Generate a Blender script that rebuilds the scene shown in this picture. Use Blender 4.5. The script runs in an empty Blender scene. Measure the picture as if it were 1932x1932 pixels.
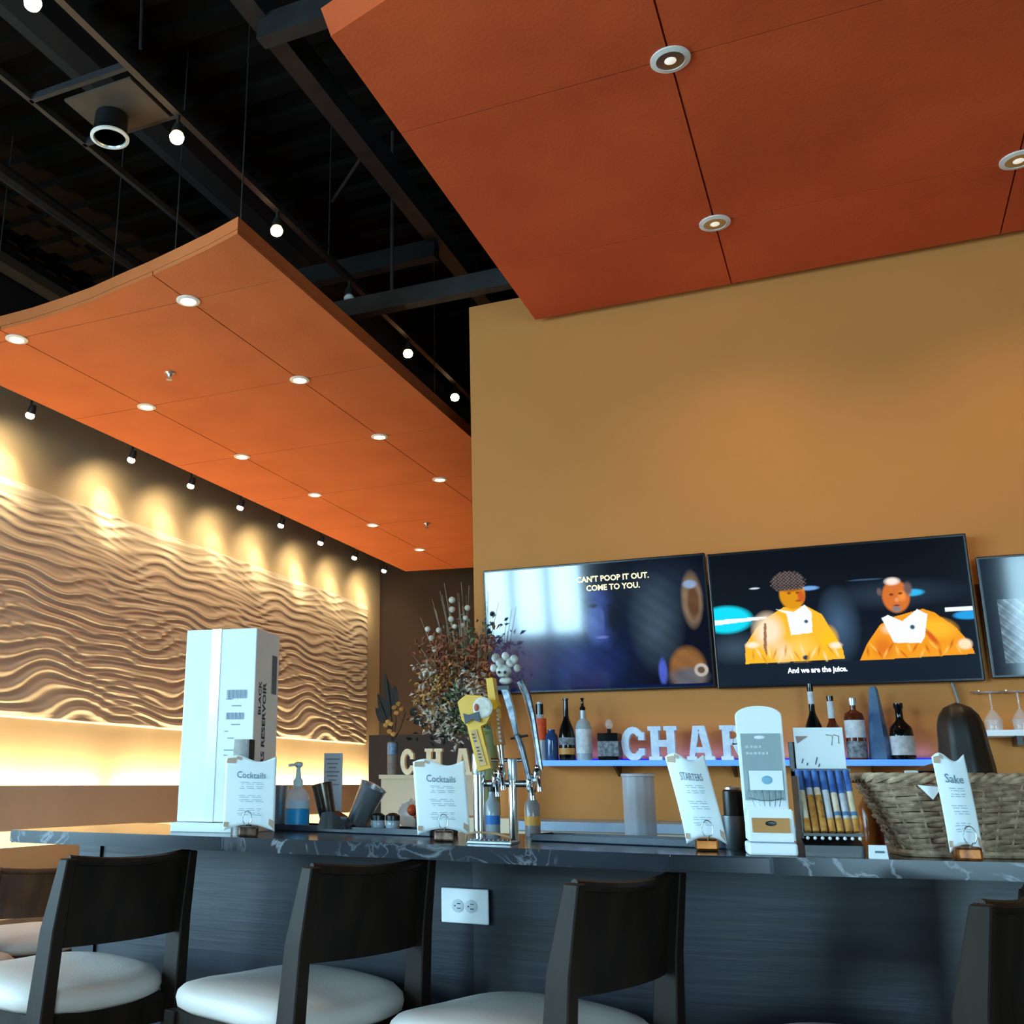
import bpy, bmesh, math, random
import numpy as np
from mathutils import Vector, Matrix, Euler
random.seed(7); np.random.seed(7)
PI = math.pi
col = bpy.context.scene.collection
scene = bpy.context.scene

# ------------------------------------------------------------------ camera
cam_d = bpy.data.cameras.new('camera'); cam = bpy.data.objects.new('camera', cam_d); col.objects.link(cam)
cam_d.sensor_width = 36; cam_d.sensor_fit = 'HORIZONTAL'
cam_d.lens = 36 * 1915 / 1932; cam_d.shift_x = (966 - 726) / 1932; cam_d.shift_y = 0
cam_d.clip_start = 0.02
Yc = Vector((911, -512, -1915)).normalized()
Xc = Vector((4286, 481, 1915)).normalized()
Zc = Xc.cross(Yc).normalized(); Xc = Yc.cross(Zc)
R = Matrix(((Xc.x, Xc.y, Xc.z), (Yc.x, Yc.y, Yc.z), (Zc.x, Zc.y, Zc.z)))      # camera to world
EYE = Vector((0, 0, 1.22))
cam.matrix_world = Matrix.Translation(EYE) @ R.to_4x4()
scene.camera = cam

def ray(x, y): return (R @ Vector((x - 726, -(y - 966), -1915))).normalized()
def aty(x, y, Y): r = ray(x, y); return EYE + r * (Y / r.y)
def atz(x, y, z): r = ray(x, y); return EYE + r * ((z - EYE.z) / r.z)

# ------------------------------------------------------------------ world, daylight, exposure
w = bpy.data.worlds.new('world'); scene.world = w; w.use_nodes = True
bg = w.node_tree.nodes['Background']; bg.inputs[1].default_value = 6
_tc = w.node_tree.nodes.new('ShaderNodeTexCoord'); _sx = w.node_tree.nodes.new('ShaderNodeSeparateXYZ'); _cr = w.node_tree.nodes.new('ShaderNodeValToRGB')
w.node_tree.links.new(_tc.outputs['Generated'], _sx.inputs[0]); w.node_tree.links.new(_sx.outputs['Z'], _cr.inputs[0]); w.node_tree.links.new(_cr.outputs[0], bg.inputs[0])
_cr.color_ramp.elements[0].position = 0.0; _cr.color_ramp.elements[0].color = (.05, .09, .17, 1); _cr.color_ramp.elements[1].position = .03; _cr.color_ramp.elements[1].color = (.45, .78, 1, 1)
scene.view_settings.view_transform = 'Standard'; scene.view_settings.look = 'None'
scene.view_settings.exposure = 0.0; scene.view_settings.gamma = 1; scene.view_settings.use_curve_mapping = False

def area(name, loc, rot, sx, sy, power, color, spread=180):
    d = bpy.data.lights.new(name, 'AREA'); d.shape = 'RECTANGLE'; d.size = sx; d.size_y = sy; d.energy = power; d.color = color
    d.spread = math.radians(spread)
    o = bpy.data.objects.new(name, d); col.objects.link(o); o.location = loc; o.rotation_euler = rot; return o
# daylight through the windows behind and to the left of the camera; the right one is added
DAY = (0.47, 0.80, 1.0)
area('daylight_front_window', (-4.45, -4.35, 2.62), (PI/2 - .12, 0, 0), 2.1, 1.25, 330, DAY)
area('daylight_side_window', (-5.95, -0.6, 1.9), (0, -PI/2, 0), 2.5, 5.0, 520, DAY)
area('added_daylight_right', (2.75, -4.35, 1.75), (PI/2, 0, 0), 2.0, 2.5, 260, DAY)  # added source out of view, brightens the bar from the right
WARM = (1.0, 0.76, 0.42)
# cove strips of the left wall: a trough along the ledge and one under the panel
for i, (y0, y1) in enumerate([(3.2, 6.68), (6.86, 11.75)]):
    area('cove_light', (-5.50, (y0+y1)/2, 1.10), (PI, math.radians(-8), 0), 0.05, y1-y0, 15*(y1-y0), WARM)
area('cove_light_low', (-5.47, 7.5, 0.885), (0, math.radians(10), 0), 0.04, 8.8, 60, WARM)

# ------------------------------------------------------------------ helpers
def lin(c):
    if isinstance(c, str):
        c = [int(c[i:i+2], 16)/255 for i in (0, 2, 4)]
        c = [x/12.92 if x <= .04045 else ((x+.055)/1.055)**2.4 for x in c]
    return tuple(c[:3]) + (1,)
def M(name, c, rough=.5, metal=0, c2=None, scale=8, stretch=(1,1,1), bump=0, bscale=None, spec=.5, emit=None, es=0, coat=0, trans=0, alpha=1, detail=4, contrast=(.35,.65)):
    m = bpy.data.materials.new(name); m.use_nodes = True; nt = m.node_tree; b = nt.nodes['Principled BSDF']
    b.inputs['Base Color'].default_value = lin(c); b.inputs['Roughness'].default_value = rough; b.inputs['Metallic'].default_value = metal
    b.inputs['Specular IOR Level'].default_value = spec; b.inputs['Coat Weight'].default_value = coat
    b.inputs['Transmission Weight'].default_value = trans; b.inputs['Alpha'].default_value = alpha
    if emit: b.inputs['Emission Color'].default_value = lin(emit); b.inputs['Emission Strength'].default_value = es
    tc = nt.nodes.new('ShaderNodeTexCoord'); mp = nt.nodes.new('ShaderNodeMapping'); mp.inputs['Scale'].default_value = stretch
    nt.links.new(tc.outputs['Object'], mp.inputs[0])
    if c2 is None: c2 = tuple(x*.82 for x in lin(c)[:3])
    n = nt.nodes.new('ShaderNodeTexNoise'); n.inputs['Scale'].default_value = scale; n.inputs['Detail'].default_value = detail
    nt.links.new(mp.outputs[0], n.inputs['Vector'])
    r = nt.nodes.new('ShaderNodeValToRGB'); r.color_ramp.elements[0].position = contrast[0]; r.color_ramp.elements[1].position = contrast[1]
    r.color_ramp.elements[0].color = lin(c2); r.color_ramp.elements[1].color = lin(c)
    nt.links.new(n.outputs[0], r.inputs[0]); nt.links.new(r.outputs[0], b.inputs['Base Color'])
    if bump:
        n2 = nt.nodes.new('ShaderNodeTexNoise'); n2.inputs['Scale'].default_value = bscale or scale*4; nt.links.new(mp.outputs[0], n2.inputs['Vector'])
        bp = nt.nodes.new('ShaderNodeBump'); bp.inputs['Strength'].default_value = bump; bp.inputs['Distance'].default_value = .01
        nt.links.new(n2.outputs[0], bp.inputs['Height']); nt.links.new(bp.outputs[0], b.inputs['Normal'])
    return m
def glassmat(name, tint, a=.25, rough=.03):
    m = bpy.data.materials.new(name); m.use_nodes = True; nt = m.node_tree; b = nt.nodes['Principled BSDF']
    b.inputs['Base Color'].default_value = lin(tint); b.inputs['Roughness'].default_value = rough; b.inputs['Specular IOR Level'].default_value = .8
    n = nt.nodes.new('ShaderNodeTexNoise'); n.inputs['Scale'].default_value = 6
    mr = nt.nodes.new('ShaderNodeMapRange'); mr.inputs['To Min'].default_value = max(0, a-.03); mr.inputs['To Max'].default_value = a+.03
    nt.links.new(n.outputs[0], mr.inputs[0]); nt.links.new(mr.outputs[0], b.inputs['Alpha'])
    return m

class MB:
    def __init__(s): s.bm = bmesh.new()
    def box(s, c, d, rot=None, bev=0):
        r = bmesh.ops.create_cube(s.bm, size=1); v = r['verts']
        bmesh.ops.scale(s.bm, verts=v, vec=Vector(d))
        if bev:
            e = list({e for x in v for e in x.link_edges})
            rr = bmesh.ops.bevel(s.bm, geom=e, offset=bev, segments=2, affect='EDGES', profile=.5)
            v = list({x for f in rr['faces'] for x in f.verts} | {x for x in v if x.is_valid})
        if rot: bmesh.ops.rotate(s.bm, verts=v, cent=(0,0,0), matrix=Euler(rot).to_matrix())
        bmesh.ops.translate(s.bm, verts=v, vec=Vector(c)); return s
    def lathe(s, prof, c=(0,0,0), n=24, M3=None):
        c = Vector(c); rings = []
        for r, z in prof:
            ring = []
            for i in range(n):
                a = 2*PI*i/n; p = Vector((max(r, 1e-4)*math.cos(a), max(r, 1e-4)*math.sin(a), z))
                if M3: p = M3 @ p
                ring.append(s.bm.verts.new(c+p))
            rings.append(ring)
        for a, b in zip(rings, rings[1:]):
            for i in range(n): s.bm.faces.new((a[i], a[(i+1)%n], b[(i+1)%n], b[i]))
        for ring in (rings[0], rings[-1]):
            try: s.bm.faces.new(ring)
            except ValueError: pass
        return s
    def cyl(s, p0, p1, r0, r1=None, n=16):
        p0, p1 = Vector(p0), Vector(p1); d = p1-p0; q = d.to_track_quat('Z', 'Y').to_matrix()
        return s.lathe([(r0, 0), (r0 if r1 is None else r1, d.length)], p0, n, q)
    def tube(s, pts, r, n=8, closed=False, flat=1):
        pts = [Vector(p) for p in pts]; rings = []; N = len(pts)
        up = Vector((0,0,1))
        for i, p in enumerate(pts):
            a = pts[(i-1) % N] if closed or i > 0 else p; b = pts[(i+1) % N] if closed or i < N-1 else p
            t = (b-a).normalized(); u = t.cross(up)
            if u.length < .05: u = t.cross(Vector((0,1,0)))
            u.normalize(); v = u.cross(t)
            rr = r[i] if isinstance(r, (list, tuple)) else r
            rings.append([s.bm.verts.new(p + u*rr*flat*math.cos(2*PI*k/n) + v*rr*math.sin(2*PI*k/n)) for k in range(n)])
        for i in range(N if closed else N-1):
            a, b = rings[i], rings[(i+1) % N]
            for k in range(n): s.bm.faces.new((a[k], a[(k+1)%n], b[(k+1)%n], b[k]))
        if not closed:
            s.bm.faces.new(rings[0][::-1]); s.bm.faces.new(rings[-1])
        return s
    def prism(s, poly, v0, axis=(0,0,1), U=(1,0,0), V=(0,1,0), o=(0,0,0)):
        """polygon in the plane (U,V) at o, extruded by v0 along axis"""
        U, V, A, o = Vector(U), Vector(V), Vector(axis), Vector(o)
        a = [s.bm.verts.new(o+U*x+V*y) for x, y in poly]; b = [s.bm.verts.new(o+U*x+V*y+A*v0) for x, y in poly]
        n = len(poly); s.bm.faces.new(a); s.bm.faces.new(b[::-1])
        for i in range(n): s.bm.faces.new((a[i], b[i], b[(i+1)%n], a[(i+1)%n]))
        return s
    def ball(s, c, r, sub=2, sc=(1,1,1)):
        q = bmesh.ops.create_icosphere(s.bm, subdivisions=sub, radius=r)
        bmesh.ops.scale(s.bm, verts=q['verts'], vec=Vector(sc)); bmesh.ops.translate(s.bm, verts=q['verts'], vec=Vector(c)); return s
    def sheet(s, f, nu, nv, th=0):
        g = [[s.bm.verts.new(f(i/nu, j/nv)) for j in range(nv+1)] for i in range(nu+1)]
        for i in range(nu):
            for j in range(nv): s.bm.faces.new((g[i][j], g[i+1][j], g[i+1][j+1], g[i][j+1]))
        if th:
            fs = s.bm.faces[:]; bmesh.ops.recalc_face_normals(s.bm, faces=fs)
            bmesh.ops.solidify(s.bm, geom=fs, thickness=th)
        return s
    def quad(s, *p): s.bm.faces.new([s.bm.verts.new(Vector(q)) for q in p]); return s
    def text(s, body, size, f, bold=0, align='CENTER', maxw=None):
        """writes body; f(x, y) gives the 3D place of each letter vertex"""
        me = textmesh(body, size, bold, align); w_ = max([abs(v.co.x) for v in me.vertices] + [1e-6])
        k = min(1, maxw/w_) if maxw else 1
        vs = [s.bm.verts.new(f(v.co.x*k, v.co.y)) for v in me.vertices]
        for p in me.polygons:
            try: s.bm.faces.new([vs[i] for i in p.vertices])
            except ValueError: pass
        bpy.data.meshes.remove(me); return s
    def build(s, name, mat, parent=None, smooth=False, loc=None, recalc=True):
        if recalc: bmesh.ops.recalc_face_normals(s.bm, faces=s.bm.faces[:])
        me = bpy.data.meshes.new(name); s.bm.to_mesh(me); s.bm.free()
        if mat: me.materials.append(mat)
        if smooth:
            for p in me.polygons: p.use_smooth = True
            if smooth != 2 and hasattr(me, 'set_sharp_from_angle'): me.set_sharp_from_angle(angle=math.radians(40))
        o = bpy.data.objects.new(name, me); col.objects.link(o)
        if parent: o.parent = parent
        if loc is not None:
            for v in me.vertices: v.co -= Vector(loc)
            o.location = loc
        return o
def textmesh(body, size, bold=0, align='CENTER'):
    c = bpy.data.curves.new('t', 'FONT'); c.body = body; c.size = size; c.align_x = align; c.align_y = 'CENTER'; c.offset = bold; c.resolution_u = 2
    o = bpy.data.objects.new('t', c); col.objects.link(o); bpy.context.view_layer.update()
    dg = bpy.context.evaluated_depsgraph_get(); me = bpy.data.meshes.new_from_object(o.evaluated_get(dg))
    bpy.data.objects.remove(o); bpy.data.curves.remove(c); return me
def tag(o, label=None, cat=None, group=None, kind=None):
    if label: o['label'] = label
    if cat: o['category'] = cat
    if group: o['group'] = group
    if kind: o['kind'] = kind
    return o
def thing(name, label, cat, loc=(0,0,0), rotz=0, group=None):
    o = bpy.data.objects.new(name, None); col.objects.link(o); o.location = loc; o.rotation_euler = (0, 0, rotz); o.empty_display_size = .05
    return tag(o, label, cat, group)
def struct(o): o['kind'] = 'structure'; return o
def dup(root, loc, rotz=None, label=None, group=None):
    r = root.copy(); col.objects.link(r); r.location = loc
    if rotz is not None: r.rotation_euler = (0, 0, rotz)
    if label: r['label'] = label
    if group: r['group'] = group
    for ch in list(root.children):
        c = ch.copy(); col.objects.link(c); c.parent = r
        for g in list(ch.children):
            d = g.copy(); col.objects.link(d); d.parent = c
    return r
def spot(parent, loc, target, power, angle=40, blend=.8, color=WARM, size=.02, name='bulb_light'):
    d = bpy.data.lights.new(name, 'SPOT'); d.energy = power; d.color = color; d.spot_size = math.radians(angle); d.spot_blend = blend; d.shadow_soft_size = size
    o = bpy.data.objects.new(name, d); col.objects.link(o); o.parent = parent; o.location = loc
    o.rotation_euler = (Vector(target)-Vector(loc)).to_track_quat('-Z', 'Y').to_euler(); return o

# ------------------------------------------------------------------ materials
black_paint = M('black_paint', '0e0b0a', .85, c2='080606')
m_deck = M('ceiling_deck', '1b1511', 1, c2='120e0b', scale=2, spec=.05)
m_pipe = M('painted_pipe', '2a2826', .65, c2='1d1b1a')
m_cream = M('cream_wall', 'd6c4a4', .6, c2='cfbc9b', scale=2)
m_wave = M('wave_plaster', 'e4d8c6', .42, c2='ded1bd', scale=3)
m_gold = M('gold_wall_paint', 'ce823c', .75, c2='c87e38', scale=1.2, bump=.05, bscale=90)
m_brown = M('brown_wall_paint', '3a2a20', .7, c2='32241b', scale=1.5)
m_tan = M('tan_panel', 'dcc6a6', .6, c2='d2bb9a', scale=2)
m_orange = M('orange_felt', 'd27036', .85, c2='c96830', scale=2.2, bump=.1, bscale=60)
m_deep = M('deep_orange_felt', 'dc5a20', .85, c2='c84c18', scale=1.4, bump=.1, bscale=60)
m_groove = M('groove_backing', '7a2a10', .9)
m_floor = M('floor_tile', '8f7f6c', .35, c2='80705e', scale=3)
m_front = M('plain_wall', 'a08a68', .8)
m_white = M('white_paint', 'f8fafa', .45, c2='f2f5f6')
m_chrome = M('chrome', 'dfe3e6', .16, 1, c2='cfd4d8')
m_steel = M('brushed_steel', 'd3d8de', .28, .85, c2='bcc2c8', scale=20, stretch=(1,1,.05))
m_blackplastic = M('black_plastic', '111214', .35, c2='0b0c0d')
m_tvframe = M('tv_bezel', '0a0b10', .25)
m_darkwood = M('espresso_wood', '2a1e17', .5, c2='1a130e', scale=14, stretch=(1,1,.12), bump=.08, spec=.2)
m_seat = M('cream_leather', 'eadcd4', .45, c2='e2d4ca', scale=5, bump=.06, bscale=120)
m_barwood = M('bar_front_wood', '161a28', .38, c2='0f121c', scale=5, stretch=(.35,1,7), bump=.06, bscale=9)
m_glass = glassmat('clear_glass', 'dfe8ec', .22)
m_window = glassmat('window_glass', 'e8f2f8', .06)
m_paper = M('menu_paper', 'f6fafa', .55, c2='f0f5f6')
m_ink = M('ink_grey', '5f7683', .7)
m_copper = M('copper', 'a5622e', .3, .9, c2='6b3a1c')
# granite: dark stone with pale veins
m_granite = M('dark_granite', '1b1e23', .16, c2='14161a', scale=6, spec=.35)
nt = m_granite.node_tree; b = nt.nodes['Principled BSDF']
tc = nt.nodes.new('ShaderNodeTexCoord'); n1 = nt.nodes.new('ShaderNodeTexNoise'); n1.inputs['Scale'].default_value = 5; n1.inputs['Detail'].default_value = 8; n1.inputs['Distortion'].default_value = 2.2
n3 = nt.nodes.new('ShaderNodeTexNoise'); n3.inputs['Scale'].default_value = 3.5
r1 = nt.nodes.new('ShaderNodeValToRGB'); e = r1.color_ramp.elements; e[0].position = .47; e[0].color = (.013,.015,.019,1); e[1].position = .53; e[1].color = (.016,.018,.022,1)
x = r1.color_ramp.elements.new(.5); x.color = (.20,.21,.23,1)
r3 = nt.nodes.new('ShaderNodeValToRGB'); r3.color_ramp.elements[0].position = .5; r3.color_ramp.elements[1].position = .62
mx = nt.nodes.new('ShaderNodeMixRGB'); mx.inputs[1].default_value = (.015,.017,.021,1)
for n in (n1, n3): nt.links.new(tc.outputs['Object'], n.inputs['Vector'])
nt.links.new(n1.outputs[0], r1.inputs[0]); nt.links.new(n3.outputs[0], r3.inputs[0]); nt.links.new(r3.outputs[0], mx.inputs[0]); nt.links.new(r1.outputs[0], mx.inputs[2])
nt.links.new(mx.outputs[0], b.inputs['Base Color'])

# ================================================================== STRUCTURE
CZ = 5.2
struct(MB().box((-1, 4, -.05), (9.6, 16.6, .1)).build('floor', m_floor))
mb = MB().box((-1, 4, CZ+.05), (9.6, 16.6, .1))
for i in range(54): mb.box((-1, -4+i*.3, CZ-.02), (9.5, .12, .05))
struct(mb.build('ceiling', m_deck))
# gold wall (stops short of the ceiling), its top shows between the canopies
struct(MB().box((.98, 5.25, 3.905/2), (5.64, .2, 3.905)).build('wall_back', m_gold))
struct(MB().box((-1, 12.08, CZ/2), (9.6, .16, CZ)).build('wall_far', m_brown))
struct(MB().box((3.85, 4, CZ/2), (.1, 16.4, CZ)).build('wall_right', m_front))
# left wall with a window opening at its near end
wl = MB(); wl.box((-5.65, 7.1, CZ/2), (.1, 10.0, CZ)); wl.box((-5.65, -3.65, CZ/2), (.1, .9, CZ)); wl.box((-5.65, -.55, .2), (.1, 5.3, .4)); wl.box((-5.65, -.55, 4.15), (.1, 5.3, 2.1))
struct(wl.build('wall_left', m_cream))
wf = MB(); wf.box((-.9, -4.12, 4.25), (9.4, .1, 1.9)); wf.box((-.9, -4.12, .2), (9.4, .1, .4)); wf.box((-5.6, -4.12, 1.85), (.2, .1, 2.9)); wf.box((-.82, -4.12, 1.85), (5.15, .1, 2.9)); wf.box((3.8, -4.12, 1.85), (.1, .1, 2.9))
struct(wf.build('wall_front', M('front_wall_paint', '3a3026', .8)))
struct(MB().box((-5.585, 4, 4.66), (.03, 15.9, 1.06)).build('trim_4', black_paint))
def window(name, c, wd, ht, along, cols, rows):
    f = MB(); u = Vector((1,0,0)) if along == 'x' else Vector((0,1,0)); c = Vector(c)
    def bar(du, dz, su, sz):
        p = c+u*du+Vector((0,0,dz)); f.box(p, (su, .06, sz) if along == 'x' else (.06, su, sz))
    for i in range(cols+1): bar(-wd/2+wd*i/cols, 0, .09, ht)
    for j in range(rows+1): bar(0, -ht/2+ht*j/rows, wd, .07)
    fo = f.build(name, m_tvframe); struct(fo)
    p = MB().box(c, (wd, .008, ht) if along == 'x' else (.008, wd, ht)).build('pane', m_window, fo)
window('window_1', (-4.45, -4.12, 1.85), 2.1, 2.9, 'x', 4, 1)
window('added_window', (2.75, -4.12, 1.85), 2.0, 2.9, 'x', 2, 1)  # unseen opening added for the extra daylight from the right
window('window_3', (-5.65, -.55, 1.75), 5.3, 2.7, 'y', 5, 1)

# left wall dressing: panel with ledge, low coves, far ledge
mb = MB(); mb.box((-5.36, 7.4, 1.02), (.03, 9.2, .30)); mb.box((-5.48, 7.4, .96), (.24, 9.2, .03)); mb.box((-5.385, 7.4, 1.165), (.07, 9.2, .012))
struct(mb.build('trim_1', M('pale_tan_panel', 'f0e2cc', .6, c2='e8d9c2', scale=2)))
mb = MB(); mb.box((-5.5, 7.4, .30), (.2, 9.2, .36)); mb.box((-5.42, 7.4, .64), (.06, 9.2, .24))
struct(mb.build('baseboard_left', m_tan))
struct(MB().box((-5.32, 7.4, .45), (.16, 9.2, .05)).build('trim_2', black_paint))
struct(MB().box((-4.95, 7.4, .22), (.58, 9.2, .40)).build('trim_3', m_tan))      # long bench base along the wall

# carved wave panel: one continuous relief
def wave_panel():
    y0, y1, z0, z1 = 3.0, 11.58, 1.645, 3.385
    ny, nz = 560, 330
    Y = np.linspace(y0, y1, ny); Z = np.linspace(z0, z1, nz); YY, ZZ = np.meshgrid(Y, Z, indexing='ij')
    t = YY/2.05*2*PI
    s = np.sin
    ph = ZZ/.092 + .42*s(t + 2.2*ZZ) + .30*s(2*t + 5.3*ZZ + 1) + .34*s(t*1 + 9*ZZ) * s(ZZ*4+.4) + .16*s(3*t - 6*ZZ)
    ph2 = ZZ/.058 + .7*s(t*1 - 3.1*ZZ + 2) + .35*s(2*t + 7*ZZ)
    a = (.5+.5*np.cos(2*PI*ph))**1.7; b_ = (.5+.5*np.cos(2*PI*ph2))**2
    k = .5+.5*s(t + 4.1*ZZ + .7)*np.cos(ZZ*3.3)
    h = .015*a*(.45+.55*k) + .008*b_*(1-k)
    edge = np.minimum(1, np.minimum(np.minimum(ZZ-z0, z1-ZZ), np.minimum(YY-y0, y1-YY))/.012)
    X = -5.598 + (.022 + h)*np.clip(edge, 0, 1)
    co = np.stack([X, YY, ZZ], -1).reshape(-1, 3)
    I = np.arange(ny*nz).reshape(ny, nz)
    q = np.stack([I[:-1,:-1], I[1:,:-1], I[1:,1:], I[:-1,1:]], -1).reshape(-1, 4)
    me = bpy.data.meshes.new('wave_panel'); me.vertices.add(len(co)); me.vertices.foreach_set('co', co.ravel())
    me.loops.add(q.size); me.loops.foreach_set('vertex_index', q.ravel().astype(np.int32))
    me.polygons.add(len(q)); me.polygons.foreach_set('loop_start', np.arange(0, q.size, 4, dtype=np.int32)); me.polygons.foreach_set('use_smooth', np.ones(len(q), bool))
    me.update(calc_edges=True); me.validate(); me.materials.append(m_wave)
    o = bpy.data.objects.new('wave_panel', me); col.objects.link(o)
    return tag(o, 'cream carved relief panel of rippling waves on the left wall', 'wall panel')
wave_panel()

# ================================================================== ORANGE CANOPIES
HZ = 3.72
def grid_cells(poly, xs, ys, gap):
    """clip polygon to cells between seams, by Sutherland-Hodgman"""
    def clip(P, ax, lo, v):
        out = []
        for i in range(len(P)):
            a, b = P[i], P[(i+1) % len(P)]; ia = (a[ax]-v)*lo >= 0; ib = (b[ax]-v)*lo >= 0
            if ia: out.append(a)
            if ia != ib:
                t = (v-a[ax])/(b[ax]-a[ax]); out.append((a[0]+(b[0]-a[0])*t, a[1]+(b[1]-a[1])*t))
        return out
    xs = [-99]+xs+[99]; ys = [-99]+ys+[99]; res = []
    for i in range(len(xs)-1):
        for j in range(len(ys)-1):
            P = poly
            for ax, lo, v in ((0, 1, xs[i]+gap), (0, -1, xs[i+1]-gap), (1, 1, ys[j]+gap), (1, -1, ys[j+1]-gap)):
                if P: P = clip(P, ax, lo, v)
            if len(P) > 2: res.append(P)
    return res
def canopy(label, poly, xs, ys, hangers, m_orange):
    t = thing('ceiling_canopy', label, 'ceiling panel', (0, 0, HZ))
    mb = MB().prism(poly, .065, o=(0,0,.025)); mb.build('canopy_body', m_orange, t)
    mb = MB()
    for P in grid_cells(poly, xs, ys, .0035): mb.prism(P, .022, o=(0,0,0))
    mb.build('panel_facing', m_orange, t)
    for x, y in hangers: MB().cyl((x, y, .09), (x, y, CZ-HZ), .004, n=6).build('hanger_rod', m_pipe, t)
    return t
LX = [-4.283, -3.068]; LY = [4.10+1.224*k for k in range(-1, 7)]
polyL = [(-2.447, 3.618), (-2.66, 3.685), (-2.876, 3.741), (-3.10, 3.797), (-3.327, 3.845), (-3.57, 3.90), (-3.815, 3.935), (-4.05, 3.96), (-4.285, 3.969), (-4.6, 3.965), (-4.923, 3.94), (-4.923, 11.29), (-2.447, 11.6)]
canopy('long orange suspended ceiling canopy with curved front edge, left over the dining side', polyL, LX, LY, [(-2.5, 3.72), (-3.6, 4.1), (-4.5, 4.1), (-2.6, 6.5), (-3.06, 3.95)], m_orange)
BX = [-.378, .829, 2.036]; BY = [3.232, 4.439]
polyB = [(-1.432, 2.63), (-1.188, 2.555), (-.9, 2.49), (-.4, 2.42), (.2, 2.40), (1, 2.45), (2, 2.6), (3.3, 2.9), (3.3, 5.09), (-1.427, 5.09)]
cb = canopy('deep orange suspended ceiling canopy hanging right in front of the gold wall', polyB, BX, BY, [(-1.0, 2.9), (-1.0, 4.8), (1.5, 2.9), (2.6, 4.8)], m_deep)
# sloping lip along its near edge
mb = MB(); near = polyB[:8]
for a, b_ in zip(near, near[1:]):
    mb.quad((a[0], a[1]+.004, .001), (b_[0], b_[1]+.004, .001), (b_[0], b_[1]-.075, .055), (a[0], a[1]-.075, .055))
    mb.quad((b_[0], b_[1]-.075, .055), (a[0], a[1]-.075, .055), (a[0], a[1]+.02, .089), (b_[0], b_[1]+.02, .089))
mb.build('front_lip', m_deep, cb)

# recessed downlights
m_trim = M('downlight_trim', 'f1ece2', .4, c2='e8e2d6')
m_reflector = M('reflector', 'd8d8d6', .12, 1)
m_lamp_w = M('lit_lamp', 'fff6dd', .5, emit='ffe9bb', es=5)
m_lamp_d = M('dim_lamp', 'e8e6df', .5, emit='fff3dc', es=.6)
def downlight(lamp, r, label, group, loc):
    t = thing('downlight', label, 'ceiling light', loc, 0, group)
    MB().lathe([(r, .0), (r, -.006), (r*.72, -.010), (r*.70, -.003)], n=32).build('trim_ring', m_trim, t, True)
    MB().lathe([(r*.71, -.008), (r*.45, -.0035), (r*.44, -.003)], n=32).build('reflector', m_reflector, t, True)
    MB().lathe([(r*.66 if lamp is m_lamp_w else r*.3, -.0085), (r*.5 if lamp is m_lamp_w else r*.1, -.0125)], n=20).build('lamp', lamp, t, True)
    return t
first = None
names = ['nearest', 'second nearest', 'middle', 'fourth', 'fifth', 'farthest']
for xi, X in enumerate((-3.068, -4.283)):
    for k in range(6):
        if xi == 0 and k > 3: continue
        lab = 'round glowing downlight, %s of those in the %s row on the long left canopy' % (names[k] if not (xi == 0 and k == 3) else 'last visible', 'right' if xi == 0 else 'left')
        if first is None: first = downlight(m_lamp_w, .064, lab, 'downlights of the left canopy', (X, LY[k+1], HZ)); o = first
        else: o = dup(first, (X, LY[k+1], HZ), 0, lab)
        spot(o, (0,0,-.02), (0,0,-1), 7, 100, 1)
sp = [((-.378, 3.232), 'large round downlight nearest the camera on the deep orange canopy'), ((-.378, 4.439), 'round downlight on the deep orange canopy closest to the gold wall'), ((.829, 4.439), 'round downlight on the deep orange canopy at the right edge of the photo')]
fb = None
for (x, y), lab in sp:
    if fb is None: fb = downlight(m_lamp_d, .070, lab, 'downlights of the right canopy', (x, y, HZ)); o = fb
    else: o = dup(fb, (x, y, HZ), 0, lab)
    spot(o, (0,0,-.02), (0,0,-1), 16, 130, 1)
# sprinkler heads
def sprinkler(loc, label):
    t = thing('sprinkler_head', label, 'sprinkler', loc, 0, 'sprinkler heads')
    MB().lathe([(.034, 0), (.034, -.004), (.018, -.012), (.012, -.03)], n=16).build('cover_plate', m_steel, t, True)
    MB().lathe([(.003, -.03), (.004, -.045), (.02, -.046), (.02, -.049)], n=12).build('deflector', m_steel, t, True); return t
s0 = sprinkler((-3.768, 4.887, HZ), 'small metal sprinkler head on the near part of the left canopy')
dup(s0, (-3.756, 9.146, HZ), 0, 'tiny sprinkler head at the far end of the left canopy')

# ================================================================== CEILING CLUTTER
def bar_between(name, pts, r, mat, label, cat, group=None, square=False):
    mb = MB()
    for a, b_ in pts:
        if square:
            a, b_ = Vector(a), Vector(b_); c = (a+b_)/2; d = b_-a
            mb.box(c, (max(abs(d.x), r), max(abs(d.y), r), max(abs(d.z), r*1.6)))
        else: mb.cyl(a, b_, r, n=8)
    return tag(mb.build(name, mat), label, cat, group)
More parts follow.
